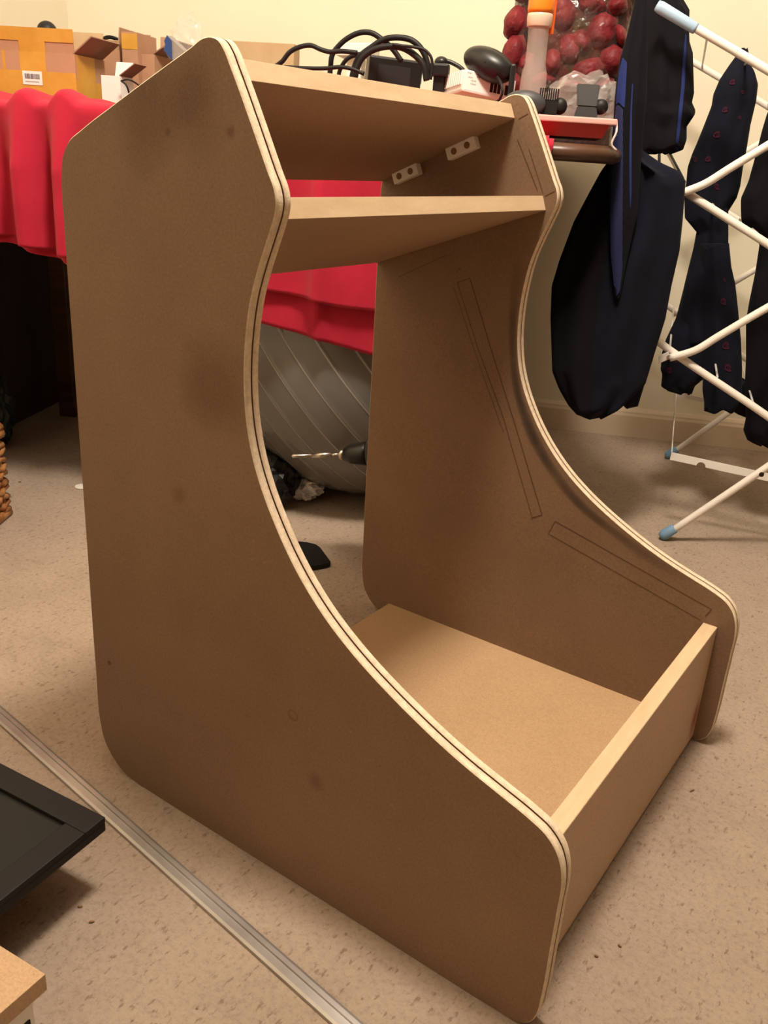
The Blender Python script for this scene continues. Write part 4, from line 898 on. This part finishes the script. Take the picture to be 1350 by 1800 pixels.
# red tray with pale rim
def tray():
    w1 = .93; s0 = sx(905, 240, w1); s1 = sx(1072, 246, w1); z0 = ZB+.006; z1 = T(1000, 208, w1).z; dp = .24
    ty = thing('red_tray', 'red plastic tray with pale rim at the table\'s right end', 'tray', ws((s0+s1)/2, w1-dp/2, z0))
    bm = bmesh.new(); t = .002; tp = .012
    def ring(ins, z): return [bm.verts.new(ws(s0+ins, w1-dp+ins, z)), bm.verts.new(ws(s1-ins, w1-dp+ins, z)), bm.verts.new(ws(s1-ins, w1-ins, z)), bm.verts.new(ws(s0+ins, w1-ins, z))]
    rs = [ring(tp, z0), ring(0, z1), ring(t, z1), ring(tp+t, z0+t)]
    for a, b in zip(rs, rs[1:]):
        for k in range(4): bm.faces.new((a[k], a[(k+1) % 4], b[(k+1) % 4], b[k]))
    bm.faces.new(rs[0]); bm.faces.new(rs[-1]); kid(obj('tray_body', bm, mat('red_plastic', (.50, .035, .03), .35, .5)), ty)
    pk_ = mat('pale_rim', (.80, .42, .38), .35, .5)
    bm = bmesh.new(); e = .007
    for o, ex_, ey_ in ((ws(s0-e, w1-e, z1-.006), DW*(s1-s0+2*e), MW*2*e), (ws(s0-e, w1-dp-e, z1-.006), DW*(s1-s0+2*e), MW*2*e), (ws(s0-e, w1-dp, z1-.006), DW*2*e, MW*dp), (ws(s1-e, w1-dp, z1-.006), DW*2*e, MW*dp)): box(bm, o, ex_, ey_, UPZ*.009, .002)
    kid(obj('rim', bm, pk_), ty)
    bm = bmesh.new(); tube(bm, catmull([ws(s1+.006, w1, z1), ws(s1+.008, w1+.004, z1-.015), ws(s1+.004, w1+.004, z1-.035), ws(s1+.012, w1+.002, z1-.042)], 5), .0018, 8); kid(obj('handle', bm, mat('milky_clip', (.75, .62, .58), .3, .5)), ty)
    return s0, s1, w1, z0, z1
ts0, ts1, tw1, tz0, tz1 = tray()
# clipper guards standing in the tray
def guards():
    w = .90; zb = tz0+.003
    g1 = thing('clipper_comb', 'black comb guard with teeth standing left in the red tray', 'clipper comb', ws(sx(966, 200, w), w, zb))
    s0, s1 = sx(951, 190, w), sx(982, 190, w); zt = T(966, 156, w).z
    bm = bmesh.new(); a, b = sx(949, 160, w), sx(984, 160, w); z1 = T(966, 176, w).z
    hexa(bm, [ws(s0+.006, w-.012, zb), ws(s1-.004, w-.012, zb), ws(s1-.004, w+.012, zb), ws(s0+.006, w+.012, zb), ws(a, w-.012, z1), ws(b, w-.012, z1), ws(b, w+.012, z1), ws(a, w+.012, z1)]); kid(obj('comb_body', bm, M['rubber']), g1)
    for k in range(9):
        bm = bmesh.new(); x = a+(b-a)*(k+.1)/9; box(bm, ws(x, w-.010, z1-.002), DW*(b-a)*.07, MW*.022, UPZ*(zt-z1+.002)); kid(obj('tooth', bm, M['rubber']), g1)
    bm = bmesh.new(); ellipsoid(bm, ws(sx(984, 187, w), w+.002, T(984, 187, w).z), DW*.012, MW*.010, UPZ*.013, 14, 8); kid(obj('clip', bm, M['rubber']), g1)
    w = .88; g2 = thing('clipper_comb', 'larger dark grey smooth clipper guard standing right in the red tray', 'clipper comb', ws(sx(1033, 200, w), w, zb))
    s0, s1 = sx(1012, 190, w), sx(1048, 190, w); a, b = sx(1014, 150, w), sx(1055, 150, w); zt = T(1033, 148, w).z; zm = T(1033, 188, w).z
    bm = bmesh.new(); hexa(bm, [ws(s0+.002, w-.015, zm), ws(s1, w-.015, zm), ws(s1, w+.010, zm), ws(s0+.002, w+.010, zm), ws(a, w-.015, zt), ws(b, w-.015, zt), ws(b, w+.004, zt), ws(a, w+.004, zt)])
    hexa(bm, [ws(s0-.008, w-.015, zb), ws(s1+.010, w-.015, zb), ws(s1+.010, w+.012, zb), ws(s0-.008, w+.012, zb), ws(s0+.002, w-.015, zm), ws(s1, w-.015, zm), ws(s1, w+.010, zm), ws(s0+.002, w+.010, zm)])
    bmesh.ops.bevel(bm, geom=bm.edges[:], offset=.0015, segments=2, affect='EDGES'); kid(obj('guard_body', bm, M['greyplas']), g2)
    bm = bmesh.new(); ellipsoid(bm, ws(sx(1056, 188, w), w, T(1056, 188, w).z), DW*.012, MW*.010, UPZ*.012, 14, 8); kid(obj('clip', bm, M['rubber']), g2)
guards()
filmbag('clear_bag', ws((ts0+ts1)/2+.030, .80, tz1+.022), .070, .050, .035, 'crumpled clear plastic bag behind the clipper guards in the tray', 4.0)
bm = bmesh.new(); ellipsoid(bm, T(922, 182, .915), DW*.034, MW*.014, UPZ*.020, 24, 14); tag(obj('black_clipper', bm, M['greyplas']), 'rounded black clipper end showing above the right panel', 'clipper')
